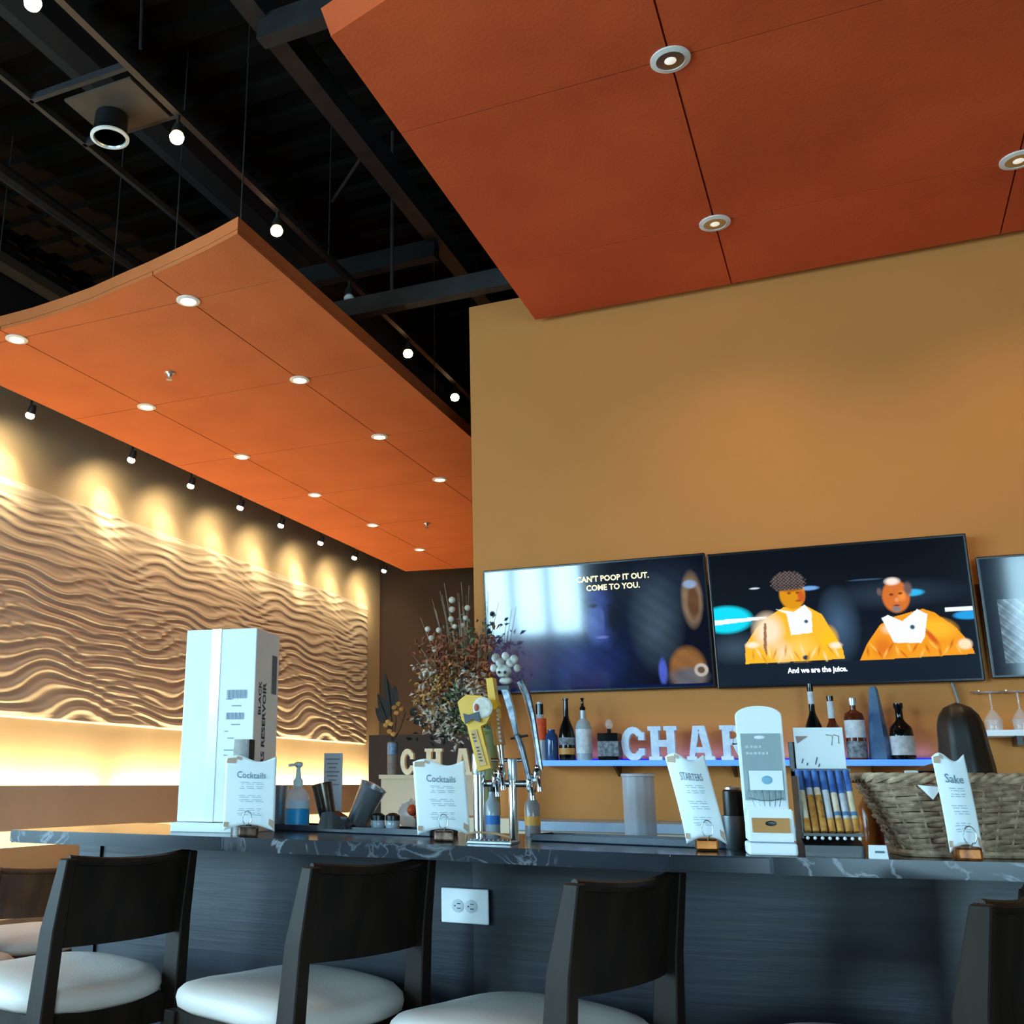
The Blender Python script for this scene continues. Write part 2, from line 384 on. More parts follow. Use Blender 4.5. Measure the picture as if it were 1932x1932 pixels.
# long steel beams running away under the deck
bar_between('steel_beam', [((-2.22, -3.5, 4.72), (-2.22, 11.9, 4.72))], .10, m_pipe, 'dark steel beam running away between the two orange canopies', 'ceiling beam', square=True)
bar_between('duct', [((-4.32, -3.5, 4.72), (-4.32, 11.9, 4.72))], .05, m_pipe, 'grey round pipe high up at the left edge, above the curved canopy', 'pipe')
bar_between('steel_beam', [((-1.3, 5.05, 3.99), (-3.2, 5.05, 3.99))], .07, m_pipe, 'grey horizontal beam just above the top left corner of the gold wall', 'ceiling beam', square=True)
bar_between('steel_beam', [((-2.22, 3.4, 4.6), (-.5, 3.4, 4.6))], .08, m_pipe, 'short dark cross beam beside the corner of the deep orange canopy', 'ceiling beam', square=True)
bar_between('steel_beam', [((-2.22, 5.6, 4.6), (-3.9, 5.6, 4.6))], .08, black_paint, 'black cross beam in the dark gap left of the gold wall', 'ceiling beam', square=True)
p = aty(740, 432, 5.05); q = aty(743, 585, 5.05)
bar_between('hanger_rod', [((p.x, 5.05, CZ), (p.x, 5.05, 4.03))], .012, m_pipe, 'thin vertical hanger rod above the gold wall corner beam', 'rod')
p = aty(685, 292, 4.6); q = aty(627, 380, 4.9)
bar_between('brace_rod', [(p, q)], .010, m_pipe, 'slanting brace rod under the dark ceiling, centre', 'rod')
p = atz(268, 0, 4.9); q = atz(265, 92, 4.6)
bar_between('hanger_rod', [(p, q)], .008, m_pipe, 'thin hanger rod at the top left of the dark ceiling', 'rod')
bar_between('duct', [((-3.35, -3.5, 4.9), (-3.35, 11.9, 4.9))], .14, black_paint, 'wide round black duct above the long left canopy', 'duct')
bar_between('duct', [((-5.45, -3.5, 4.95), (-5.45, 11.9, 4.95))], .09, black_paint, 'round black duct along the top of the left wall', 'duct')
# suspended grid with can light
t = thing('ceiling_grid', 'thin dark grey ceiling grid frame holding the square plate, top left', 'ceiling frame', (-2.95, 3.2, 4.3))
def G(x, y): return (x+2.95, y-3.2, 0)
for a, b_ in [(G(-3.235, -2), G(-3.235, 6.4)), (G(-2.66, -2), G(-2.66, 6.4))]: MB().box(((a[0]+b_[0])/2, (a[1]+b_[1])/2, 0), (.024, b_[1]-a[1], .035)).build('grid_rail', m_pipe, t)
for y in (3.03, 3.40): MB().box((0, y-3.2, 0), (.58, .024, .035)).build('cross_rail', m_pipe, t)
t = thing('can_light', 'big round silver can light hanging from a square brown plate, top left', 'ceiling light', (-2.95, 3.26, 4.26))
MB().box((.06, -.03, .02), (.38, .30, .012)).build('mounting_plate', M('plate_brown', '4a3c2e', .7), t)
MB().lathe([(.075, .03), (.078, -.06), (.082, -.10), (.079, -.10), (.075, -.03), (.001, -.028)], n=32).build('can_body', m_blackplastic, t, True)
MB().lathe([(.090, -.10), (.090, -.108), (.076, -.112), (.074, -.100), (.090, -.10)], n=32).build('trim_ring', m_trim, t, True)
mb = MB()
for i in range(24):
    a, b_ = 2*PI*i/24, 2*PI*(i+1)/24; r0 = .075; k = 1 if i % 2 else .93
    mb.quad((r0*math.cos(a), r0*math.sin(a), -.107), (r0*math.cos(b_), r0*math.sin(b_), -.107), (.05*k*math.cos(b_), .05*k*math.sin(b_), -.04), (.05*k*math.cos(a), .05*k*math.sin(a), -.04))
mb.lathe([(.05, -.041), (.01, -.039)], n=24)
mb.build('reflector', M('ribbed_reflector', 'd8d4cc', .35, .8), t)
spot(t, (0, 0, -.06), (0, 0, -1), 4, 150, 1)
MB().ball((0, 0, -.052), .022, 2).build('lamp', m_lamp_d, t, True)

# track lights
m_bulb = M('track_bulb', 'fff4dd', .4, emit='ffdf9e', es=30)
m_bulb_off = M('bulb_glass_off', 'd8dadc', .2)
m_bulb_soft = M('track_bulb_soft', 'fff4e0', .4, emit='fff0d8', es=3)
m_trackbody = M('track_metal', '2a2421', .5)
def track(label, x, z, y0, y1):
    t = thing('light_track', label, 'light track', (x, (y0+y1)/2, z)); L = y1-y0
    MB().box((0, 0, 0), (.035, L, .02)).build('rail', m_trackbody, t)
    for k in (-.35, 0, .35): MB().cyl((0, k*L, .01), (0, k*L, CZ-z), .005, n=6).build('rod', m_trackbody, t)
    return t
track('thin black light track hung between the two orange canopies', -2.62, 4.24, 1.2, 8.5)
track('thin brown light track hung along the wavy left wall', -5.2, 3.90, 3.4, 11.8)
def head(label, loc, d, bulbmat, group, glow=1):
    d = Vector(d).normalized(); t = thing('track_light', label, 'spotlight', loc, 0, group)
    MB().cyl((0,0,.115), (0,0,.05), .009, n=8).build('stem', m_trackbody, t)
    q = d.to_track_quat('Z', 'Y').to_matrix()
    MB().lathe([(.018, -.075), (.028, -.045), (.030, -.01)], (0,0,0), 16, q).build('housing', m_trackbody, t, True)
    MB().lathe([(.024, -.012), (.034, .006), (.030, .024), (.014, .034)], (0,0,0), 16, q).build('bulb', bulbmat, t, True)
    return t
hA = head('lit spotlight on the middle track, at the top left corner of the photo', (-2.62, 2.41, 4.12), (.1, -.2, -1), m_bulb, 'spotlights on the middle track')
labsA = ['lit spotlight on the middle track beside the square can light plate', 'lit spotlight on the middle track beside the near corner of the left canopy', None, 'lit spotlight on the middle track, second from the gold wall', 'lit spotlight on the middle track closest to the gold wall']
allA = [hA]
for i, (y, lab) in enumerate(zip((3.34, 4.25, None, 6.05, 6.97), labsA)):
    if y: allA.append(dup(hA, (-2.62, y, 4.12), 0, lab))
for i, o in enumerate(allA): spot(o, (.0, -.01, -.04), (.1, -.2, -1), 10, 110, 1)
head('unlit dark spotlight on the middle track above the left canopy edge', (-2.62, 5.13, 4.12), (.1, -.2, -1), m_bulb_off, 'unlit spotlight')
ys = [4.3, 5.177, 6.32, 7.15, 7.96, 8.73, 9.59, 10.43, 11.26]
hb = None
pw = [60, 60, 60, 22, 19, 26, 48, 24, 30]
ordn = ['just outside the left edge', 'leftmost visible', 'second from the left', 'third from the left', 'fourth from the left', 'fifth from the left', 'third from the far end', 'second from the far end', 'at the far end']
for i, y in enumerate(ys):
    lab = 'small spotlight on the track by the wavy wall, ' + ordn[i]
    if hb is None: hb = head(lab, (-5.2, y, 3.75), (-.45, .1, -1), m_bulb_soft, 'spotlights along the wavy wall'); o = hb
    else: o = dup(hb, (-5.2, y, 3.75), 0, lab)
    spot(o, (-.02, 0, -.04), (-.40, .2, -.55), 10, 150, 1)
    spot(o, (-.02, 0, -.04), (-.40, .2, -.36), pw[i]*.30, 50, 1)
    if i in (1, 2, 6): spot(o, (-.02, 0, -.04), (-.40, .2, -.50), pw[i]*.36, 26, 1)

# ================================================================== BAR
BT = 1.07
bar = thing('bar_counter', 'long bar counter with dark granite top and dark wood front', 'bar counter', (-1.0, 2.7, 0))
def L(p): return (p[0]+1.0, p[1]-2.7)
top = [(-2.36, 2.435), (-1.6, 2.435), (-1.0, 2.41), (-.62, 2.36), (-.40, 2.335), (-.2, 2.375), (.9, 2.56), (1.6, 2.68), (1.6, 3.3), (-.4, 3.02), (-2.36, 3.05)]
mb = MB().prism([L(p) for p in top], .036, o=(0,0,BT-.036))
bmesh.ops.bevel(mb.bm, geom=[e for e in mb.bm.edges], offset=.004, segments=2, affect='EDGES')
mb.build('granite_top', m_granite, bar)
# the body is three flat faces
body = [(-2.28, 2.77), (-1.0, 2.75), (-.455, 2.69), (1.5, 3.0), (1.5, 3.22), (-.4, 2.98), (-2.28, 3.02)]
MB().prism([L(p) for p in body], 1.032, o=(0,0,0)).build('front_panel', m_barwood, bar)
MB().box((L((-2.325, 0))[0], .14, .515), (.085, .16, 1.03)).build('end_post', m_barwood, bar)
MB().box((.545, -.008, .5), (.012, .01, 1.0)).build('corner_batten', m_darkwood, bar)

# outlet on the bar front
oc = aty(878, 1709, 2.738)
t = thing('power_outlet', 'white double power outlet plate on the dark bar front', 'power outlet', (oc.x, 2.735, oc.z))
MB().box((0,0,0), (.135, .008, .088), bev=.003).build('cover_plate', m_white, t)
for s_ in (-1, 1):
    MB().lathe([(.0165, 0), (.0165, .003), (.0155, .0035)], (s_*.019, -.004, 0), 20, Matrix.Rotation(PI/2, 3, 'X')).build('socket', M('socket_ivory', 'd9dde2', .5), t, True)
mb = MB()
for s_ in (-1, 1):
    x0 = s_*.019
    mb.box((x0+.004, -.0082, .006), (.009, .002, .002)); mb.box((x0+.004, -.0082, -.006), (.009, .002, .002)); mb.ball((x0-.007, -.0082, 0), .0022, 1)
mb.build('slot', m_blackplastic, t)

# ================================================================== BAR STOOLS
def seat_pt(u, v, w=.24, dp=.262):
    a = 2*PI*u; c, s_ = math.cos(a), math.sin(a); n = 3.5
    rr = (abs(c)**n+abs(s_)**n)**(-1/n); return w*rr*c, dp*rr*s_
def make_stool(label, loc, rz, group):
    t = thing('bar_stool', label, 'bar stool', loc, rz, group)
    prof = [(.90, .655), (.985, .668), (1.0, .685), (.985, .702), (.93, .716), (.80, .726), (.55, .732), (.25, .734), (.02, .735)]
    mb = MB(); rings = []
    for k, z in prof:
        rings.append([mb.bm.verts.new((seat_pt(i/48, 0)[0]*k, seat_pt(i/48, 0)[1]*k, z + (0 if k < .5 else .006*math.cos(4*PI*i/48)))) for i in range(48)])
    for a, b_ in zip(rings, rings[1:]):
        for i in range(48): mb.bm.faces.new((a[i], a[(i+1)%48], b_[(i+1)%48], b_[i]))
    mb.bm.faces.new(rings[0]); mb.bm.faces.new(rings[-1]); bmesh.ops.translate(mb.bm, verts=mb.bm.verts[:], vec=(0, .03, 0)); mb.build('seat', m_seat, t, 2)
    mb = MB()
    for x, y, sx, sy in ((0, .235, .38, .028), (0, -.19, .40, .028), (.19, .02, .028, .42), (-.19, .02, .028, .42)): mb.box((x, y, .622), (sx, sy, .07))
    mb.build('seat_frame', m_darkwood, t)
    for s_ in (-1, 1):
        def post(pts, nm):
            mb = MB(); rr = []
            for (x, y, z, a, b_) in pts: rr.append([mb.bm.verts.new((x+dx*a/2, y+dy*b_/2, z)) for dx, dy in ((-1,-1),(1,-1),(1,1),(-1,1))])
            for a, b_ in zip(rr, rr[1:]):
                for i in range(4): mb.bm.faces.new((a[i], a[(i+1)%4], b_[(i+1)%4], b_[i]))
            mb.bm.faces.new(rr[0]); mb.bm.faces.new(rr[-1])
            bmesh.ops.bevel(mb.bm, geom=mb.bm.edges[:], offset=.003, segments=1, affect='EDGES')
            mb.build(nm, m_darkwood, t)
        post([(s_*.215, -.27, 0, .032, .034), (s_*.214, -.225, .40, .038, .05), (s_*.212, -.212, .66, .040, .062), (s_*.208, -.228, .86, .036, .055), (s_*.203, -.262, 1.028, .030, .034)], 'leg')
        post([(s_*.20, .265, 0, .03, .03), (s_*.195, .245, .655, .042, .042)], 'leg')
    # curved backrest between the rear posts
    def bk(u, v):
        x = (u-.5)*.395; z = .815 + v*.205
        return Vector((x, -.228 - .18*max(0, z-.86) - .028*(1-(2*u-1)**2), z - .012*(1-(2*u-1)**2)*(0 if v < .5 else 1)))
    MB().sheet(bk, 14, 6, .018).build('backrest', m_darkwood, t, True)
    mb = MB().tube([bk(i/14, 1)+Vector((0, 0, .004)) for i in range(15)], .012, 8); mb.build('top_rail', m_darkwood, t, True)
    mb = MB(); mb.box((0, .25, .27), (.37, .022, .03)); mb.box((0, -.235, .33), (.40, .022, .03)); mb.box((.20, -.02, .22), (.022, .40, .03)); mb.box((-.20, -.02, .22), (.022, .40, .03))
    mb.build('footrest', m_darkwood, t)
    return t
def stool_at(bx, by, th):
    f = Vector((-math.sin(th), math.cos(th))); return (bx+f.x*.255, by+f.y*.255, 0)
r_ = math.radians
g = 'bar stools turned sideways at the bar'
st = make_stool('dark wood bar stool with cream seat below the white carton, leftmost of the near row', stool_at(-1.79, 2.29, r_(78)), r_(78), g)
dup(st, stool_at(-1.12, 2.36, r_(71)), r_(71), 'dark wood bar stool with cream seat just left of the power outlet')
dup(st, stool_at(-.48, 2.26, r_(71)), r_(71), 'dark wood bar stool with cream seat just right of the power outlet')
dup(st, stool_at(.205, 2.24, r_(73)), r_(73), 'dark wood bar stool cut off by the right edge of the photo')
m_litwood = M('warm_lit_chair_wood', '6b452c', .5, c2='50321f', scale=14, stretch=(1,1,.12))  # dark chair wood coloured brown for the warm light on it
def dining(p, rz, label):
    c = dup(st, (p.x, p.y, 0), rz, label, 'low chairs by the wavy wall'); c.name = 'dining_chair'; c['category'] = 'chair'; c.scale = (1, 1, .86)
    for ch in c.children:
        if not ch.name.startswith('seat.') : ch.material_slots[0].link = 'OBJECT'; ch.material_slots[0].material = m_litwood
dining(atz(40, 1752, .63), r_(62), 'low chair with cream seat and brown lit back beyond the bar end, far left')
dining(atz(-40, 1792, .63)+Vector((-.10, -.16, 0)), r_(270), 'low chair at the left photo edge, only its rounded cream seat showing')

# ================================================================== BACK WALL: screens, shelf, counter
def paint_screen(name, parent, w_, h_, fn, y, strength, nx=420, nz=240):
    U, V = np.meshgrid((np.arange(nx)+.5)/nx, (np.arange(nz)+.5)/nz, indexing='ij')
    C3 = fn(U, V, w_/h_)
    xs = np.linspace(-w_/2, w_/2, nx); zs = np.linspace(-h_/2, h_/2, nz); XX, ZZ = np.meshgrid(xs, zs, indexing='ij')
    co = np.stack([XX, np.full_like(XX, y), ZZ], -1).reshape(-1, 3)
    I = np.arange(nx*nz).reshape(nx, nz); q = np.stack([I[:-1,:-1], I[1:,:-1], I[1:,1:], I[:-1,1:]], -1).reshape(-1, 4)
    me = bpy.data.meshes.new(name); me.vertices.add(len(co)); me.vertices.foreach_set('co', co.ravel())
    me.loops.add(q.size); me.loops.foreach_set('vertex_index', q.ravel().astype(np.int32)); me.polygons.add(len(q)); me.polygons.foreach_set('loop_start', np.arange(0, q.size, 4, dtype=np.int32))
    me.update(calc_edges=True)
    at = me.color_attributes.new('picture', 'FLOAT_COLOR', 'POINT'); at.data.foreach_set('color', np.concatenate([C3.reshape(-1, 3), np.ones((nx*nz, 1))], 1).astype(np.float32).ravel())
    m = bpy.data.materials.new(name+'_material'); m.use_nodes = True; nt = m.node_tree; b = nt.nodes['Principled BSDF']
    b.inputs['Base Color'].default_value = (.004,.004,.006,1); b.inputs['Roughness'].default_value = .07; b.inputs['Specular IOR Level'].default_value = .6
    a = nt.nodes.new('ShaderNodeVertexColor'); a.layer_name = 'picture'; nt.links.new(a.outputs[0], b.inputs['Emission Color']); b.inputs['Emission Strength'].default_value = strength
    me.materials.append(m); o = bpy.data.objects.new(name, me); col.objects.link(o); o.parent = parent; return o
def s2l(c): c = np.array([int(c[i:i+2], 16)/255 for i in (0, 2, 4)]); return c**2.2
def blob(img, U, V, cx, cy, rx, ry, c, soft=.15, rot=0, k=1):
    x = U-cx; y = V-cy; ca, sa = math.cos(rot), math.sin(rot); d = np.sqrt(((x*ca+y*sa)/rx)**2+((-x*sa+y*ca)/ry)**2)
    m = np.clip((1-d)/soft, 0, 1)*k; img += (s2l(c)-img)*m[..., None]
def polyf(img, U, V, pts, c, k=1):
    m = np.zeros(U.shape, bool); n = len(pts)
    for i in range(n):
        x0, y0 = pts[i]; x1, y1 = pts[(i+1)%n]
        if y0 == y1: continue
        m ^= ((V > min(y0, y1)) & (V <= max(y0, y1)) & (U < x0+(V-y0)*(x1-x0)/(y1-y0)))
    img[m] = img[m]*(1-k)+s2l(c)*k
def nz_(U, V, f, ph): return .5+.25*(np.sin(U*f+ph)*np.cos(V*f*.7+ph*2)+np.sin(U*f*2.3+V*f*1.7+ph))
def scene1(U, V, asp):
    im = np.zeros(U.shape+(3,)); im += s2l('0c1220'); 
    blob(im, U, V, .40, .30, .40, .55, '1b2c5e', 1); blob(im, U, V, .80, .75, .25, .30, '2b3a4c', 1); blob(im, U, V, .78, .5, .13, .42, '46596a', .8)
    blob(im, U, V, .10, .25, .28, .28, '463a55', .8); blob(im, U, V, .46, .2, .2, .28, '22326e', .8)
    blob(im, U, V, .545, .56, .085, .27, '34488e', .5); blob(im, U, V, .51, .52, .055, .2, '5570c0', .8); blob(im, U, V, .515, .75, .06, .07, '3a4f98', .8)                # face
    blob(im, U, V, .60, .56, .06, .25, '10182c', .7); blob(im, U, V, .505, .66, .03, .025, '10183c', .6); blob(im, U, V, .585, .655, .022, .018, '141a38', .8)
    blob(im, U, V, .545, .55, .014, .10, '5069b8', .8); blob(im, U, V, .54, .405, .035, .018, '6c7fc4', .6); blob(im, U, V, .54, .385, .035, .012, '39469a', .6)
    blob(im, U, V, .90, .13, .085, .19, '9a6a3c', .25); blob(im, U, V, .90, .07, .10, .09, '6a6a72', .5); blob(im, U, V, .795, .12, .022, .12, '5468d8', .4)
    blob(im, U, V, .94, .66, .05, .24, '8c7660', .3); blob(im, U, V, .945, .64, .03, .16, '6b4c32', .4); blob(im, U, V, .935, .78, .035, .04, '9ab4d8', .4)
    blob(im, U, V, .955, .12, .032, .055, 'c9c0b8', .2); blob(im, U, V, .955, .12, .018, .03, '6a5648', .3)
    im *= (.85+.3*nz_(U, V, 31, .4))[..., None]; im[(V < .02)] = s2l('0b1a4c'); return im
def scene2(U, V, asp):
    im = np.zeros(U.shape+(3,)); im += s2l('161e28'); im *= (1.25-V*.9)[..., None]
    blob(im, U, V, .50, .42, .09, .30, '46607c', 1); blob(im, U, V, .72, .62, .3, .12, '2f3d4c', 1); blob(im, U, V, .08, .28, .14, .14, '3e5060', 1)
    blob(im, U, V, .05, .50, .12, .115, '18d8f4', .25); polyf(im, U, V, [(0,.46), (.22,.49), (.22,.51), (0,.50)], 'eaf6ff')
    blob(im, U, V, .98, .44, .06, .035, '2a9ae0', .3); polyf(im, U, V, [(.90,.47), (1,.47), (1,.50), (.90,.50)], 'eef6ff')
    blob(im, U, V, .40, .70, .045, .02, '6fa0e0', .4); blob(im, U, V, .79, .62, .05, .03, '35b4ea', .4); blob(im, U, V, .18, .725, .025, .008, 'cfe0f0', .4); blob(im, U, V, .62, .735, .08, .008, '39506a', .4)
    # left figure in a yellow suit
    polyf(im, U, V, [(.115,.16), (.12,.30), (.17,.42), (.22,.50), (.29,.57), (.38,.57), (.44,.50), (.475,.36), (.505,.25), (.51,.17)], 'f6b830')
    blob(im, U, V, .22, .40, .075, .16, 'fbe3c0', .6); blob(im, U, V, .34, .26, .08, .12, 'f9c95c', .8); blob(im, U, V, .27, .24, .05, .1, 'f4d8a8', .8)
    polyf(im, U, V, [(.195,.28), (.205,.46), (.215,.46), (.205,.20)], '9a6a50'); blob(im, U, V, .46, .31, .04, .12, 'fbc020', .6)
    blob(im, U, V, .15, .30, .035, .03, 'fde9cc', .5); blob(im, U, V, .48, .27, .03, .03, 'fde9cc', .5)
    blob(im, U, V, .33, .665, .055, .125, 'd89018', .15); blob(im, U, V, .365, .645, .018, .06, 'c85a28', .5); blob(im, U, V, .345, .70, .03, .02, 'f2c03c', .5)
    hair = (((U-.318)/.068)**2+((V-.755)/.085)**2 < 1+.25*np.sin(U*310)*np.sin(V*190)) & (V > .69)
    im[hair] = (s2l('544a48')[None]*(.5+1.3*(np.sin(U*400)*np.cos(V*260) > .1))[hair][:, None])
    polyf(im, U, V, [(.255,.56), (.30,.52), (.31,.36), (.395,.37), (.40,.52), (.375,.58), (.33,.53)], 'f2fbff'); blob(im, U, V, .375, .455, .010, .016, '35506e', .4); blob(im, U, V, .36, .19, .016, .022, '2a3c50', .4)
    # right figure in an orange suit
    polyf(im, U, V, [(.565,.15), (.60,.27), (.655,.40), (.70,.45), (.82,.50), (.86,.47), (.93,.36), (.975,.24), (.985,.17)], 'f09a24')
    blob(im, U, V, .86, .36, .10, .08, 'f8b830', .6, -.9); blob(im, U, V, .84, .30, .015, .09, 'd05a20', .6, .35); blob(im, U, V, .66, .24, .05, .1, 'e07824', .7); blob(im, U, V, .70, .37, .05, .05, 'fbdcb8', .7)
    blob(im, U, V, .955, .24, .03, .045, 'fbe0b8', .4)
    blob(im, U, V, .728, .60, .055, .125, 'd07030', .15); blob(im, U, V, .72, .71, .035, .035, 'f4e4d8', .5); blob(im, U, V, .725, .51, .022, .03, '8a7a78', .5); blob(im, U, V, .775, .65, .02, .06, '6a5a58', .5); blob(im, U, V, .668, .64, .012, .035, '6a5a58', .5); blob(im, U, V, .75, .60, .02, .05, 'f09040', .6)
    polyf(im, U, V, [(.665,.45), (.69,.47), (.74,.42), (.80,.50), (.835,.46), (.815,.30), (.80,.26), (.70,.27)], 'f2fbff'); blob(im, U, V, .775, .375, .011, .02, '35506e', .4)
    for cx, cy in ((.318, .672), (.352, .672)): blob(im, U, V, cx, cy, .010, .012, '8a4a18', .5)
    blob(im, U, V, .352, .612, .016, .009, 'a8501c', .5); blob(im, U, V, .33, .69, .05, .012, 'a8641c', .6)
    for cx, cy in ((.712, .615), (.745, .62)): blob(im, U, V, cx, cy, .011, .012, '7a3818', .5)
    blob(im, U, V, .73, .575, .011, .022, 'e8905c', .5); blob(im, U, V, .727, .535, .016, .008, '6a3c30', .5)
    for k in range(16):
        cx = .15+.022*k; blob(im, U, V, cx, .22+.03*math.sin(k*2.3), .007, .055, ('d8902c', 'fde0a4')[k % 2], .9, .3*math.sin(k)) if V is not None else None
    for k in range(16):
        cx = .60+.022*k; blob(im, U, V, cx, .215+.03*math.sin(k*1.9), .007, .045, ('c8621c', 'fcc05c')[k % 2], .9, .4*math.sin(k*1.3))
    im[(V < .155)] = im[(V < .155)]*0+s2l('1a2430'); return im
m_cap_y = M('caption_yellow', 'f4e6b0', .6, emit='f8e8b0', es=.9); m_cap_w = M('caption_white', 'ffffff', .6, emit='f0f6ff', es=1.0)
def tv(label, cx, cz, w_, h_, tilt, fn, strength, yb=5.09, extra=None):
    t = thing('wall_television', label, 'television', (cx, yb, cz)); t.rotation_euler = (-tilt if tilt < 0 else tilt, 0, 0)
    MB().box((0, .012, 0), (w_, .03, h_), bev=.004).build('tv_frame', m_tvframe, t)
    MB().box((0, .04, 0), (.3, .03, .2)).build('wall_bracket', m_blackplastic, t)
    paint_screen('screen', t, w_-.022, h_-.024, fn, -.0042, strength)
    return t
t1 = tv('left wall television with a dark blue face picture, reflecting bright windows', -1.184, 1.983, 1.145, .652, r_(4), scene1, .8)
for txt, zz in (("CAN'T POOP IT OUT.", .236), ("COME TO YOU.", .190)):
    lab = MB(); lab.text(txt, .040, lambda x, y: Vector((.115+x*.95, -.007, zz+y)), bold=.0012); lab.build('caption', m_cap_y, t1)
t2 = tv('middle wall television showing two men in orange suits with white bibs', -.047, 1.975, 1.11, .648, r_(4), scene2, 1.1, yb=5.085)
lab = MB(); lab.text('And we are the juice.', .034, lambda x, y: Vector((-.11+x*.86, -.007, -.252+y)), bold=.0012); lab.build('caption', m_cap_w, t2)
def scene3(U, V, asp):
    im = np.zeros(U.shape+(3,)); im += s2l('1d2a3c'); im *= (.7+.5*V)[..., None]*.7
    m = (U > .07) & (U < .40) & (V > .10) & (V < .64); tex = nz_(U, V, 90, 1)*nz_(U, V, 47, 2)*2.2
    im[m] = (s2l('6f8494')[None]*(.35+tex[m])[:, None]); m2 = (U > .40) & (U < .425) & (V > .10) & (V < .64); im[m2] = s2l('a9b8c4'); blob(im, U, V, .27, .15, .12, .07, 'a9d0f0', .8)
    m3 = (U > .50) & (U < .9) & (V > .10) & (V < .66); im[m3] = s2l('40505e'); return im
t3 = tv('dark glossy wall screen at the right edge of the photo, beside the middle television', .885, 1.925, .70, .53, r_(3), scene3, .7, yb=5.09)
# cable under the middle television
a = aty(1797, 1290, 5.13); b_ = aty(1812, 1345, 5.13)
tag(MB().tube([a+Vector((0,0,.02)), a, a.lerp(b_, .5)+Vector((.005,0,0)), b_, b_+Vector((.02,0,-.12)), b_+Vector((.02,0,-.30))], .007, 8).build('power_cable', M('cable_grey', '8c8680', .5), smooth=True), 'grey cable hanging on the gold wall below the middle television', 'cable')

# LED shelf
m_led = M('led_edge', '4878c8', .4, emit='4f90ff', es=1.0); m_led2 = M('led_deep_blue', '1c10c8', .4, emit='1808e0', es=1.6)
SX0, SX1, SZ = -1.46, .30, 1.306
t = thing('lit_shelf', 'long wall shelf with glowing blue edge carrying bottles and letters', 'shelf', ((SX0+SX1)/2, 5.05, SZ))
W2 = (SX1-SX0)/2
MB().box((0, 0, 0), (2*W2, .20, .022)).build('shelf_board', m_white, t)
MB().box((0, -.1035, 0), (2*W2, .006, .026)).build('led_front_strip', m_led, t)
MB().box((0, .09, .017), (2*W2, .012, .012)).build('led_rear_strip', m_led2, t)
for x in (-.52, .02, .6): MB().prism([(0,0), (.14,0), (.14,-.05), (.12,-.05)], .012, axis=(1,0,0), U=(0,1,0), V=(0,0,1), o=(x, -.045, -.011)).build('shelf_bracket', m_blackplastic, t)
area('shelf_led_light', ((SX0+SX1)/2, 5.12, SZ+.035), (r_(180-35), 0, 0), 1.7, .02, 1.3, (.10, .14, 1.0))

def letter(ch, h, th, mat, name='marquee_letter'):
    """bold slab letter in x-z, front at y=-th/2; returns mesh builder and width"""
    mb = MB(); bx = lambda x0, z0, x1, z1: mb.box(((x0+x1)/2*h, 0, (z0+z1)/2*h), ((x1-x0)*h, th*(1.06 if z1-z0 < .2 else 1.03), (z1-z0)*h))
    def pr(pts): mb.prism([(x*h, z*h) for x, z in pts], th, axis=(0,1,0), U=(1,0,0), V=(0,0,1), o=(0,-th/2,0))
    if ch == 'H':
        w_ = .80; bx(.07, 0, .29, 1); bx(.51, 0, .73, 1); bx(.28, .40, .52, .60)
        for x in (0, .44): bx(x, 0, x+.36, .12); bx(x, .88, x+.36, 1)
    elif ch == 'C':
        w_ = .74; P = []
        for i in range(25): a = r_(42+276*i/24); P.append((.37+.37*math.cos(a)*(1 if math.cos(a) < 0 else .95), .5+.5*math.sin(a)))
        for i in range(25): a = r_(318-276*i/24); P.append((.37+.15*math.cos(a), .5+.30*math.sin(a)))
        for i in range(24): pr([P[i], P[i+1], P[48-i], P[49-i]])
        bx(.52, .60, .70, .84); bx(.52, .16, .70, .36)
    elif ch == 'A':
        w_ = .94; pr([(.26, 1), (.50, 1), (.24, .0), (.06, 0)]); pr([(.40, 1), (.66, 1), (.88, 0), (.66, 0)]); bx(.28, .22, .66, .38); bx(0, 0, .34, .12); bx(.56, 0, .94, .12); bx(.26, .88, .66, 1)
    elif ch == 'R':
        w_ = .84; bx(.07, 0, .29, 1); bx(0, 0, .36, .12); bx(0, .88, .40, 1)
        P = [(.38+.34*math.cos(a), .72+.28*math.sin(a)) for a in [r_(90-180*i/12) for i in range(13)]]; Q = [(.38+.12*math.cos(a), .72+.11*math.sin(a)) for a in [r_(90-180*i/12) for i in range(13)]]
        for i in range(12): pr([P[i], P[i+1], Q[i+1], Q[i]])
        pr([(.27, .83), (.395, .83), (.395, 1), (.27, 1)]); pr([(.27, .44), (.395, .44), (.395, .61), (.27, .61)]); pr([(.34, .48), (.52, .48), (.80, 0), (.56, 0)]); bx(.56, 0, .84, .12)
    return mb, w_*h
m_letter = M('letter_white', 'e2eefc', .5, c2='c4d8f0', scale=30); m_letter_cream_lit = M('letter_cream_lit', 'e8d8b4', .5, c2='d8c498', scale=30, emit='e8c890', es=.12)  # cream letters carry a faint glow in place of warm light on them
TOPZ = SZ+.0115
for ch, x0, x1 in (('C', 1175, 1221), ('H', 1226, 1281), ('A', 1297, 1350), ('R', 1362, 1416)):
    a = aty(x0, 1429, 5.0); b_ = aty(x1, 1429, 5.0); mb, wd = letter(ch, .157, .035, m_letter); k = (b_.x-a.x)/wd
    bmesh.ops.scale(mb.bm, vec=(k, 1, 1), verts=mb.bm.verts[:])
    o = mb.build('marquee_letter', m_letter); o.location = (a.x, 5.0, TOPZ)
    tag(o, 'white block letter %s standing on the blue lit shelf' % ch, 'letter', 'block letters on the blue shelf')

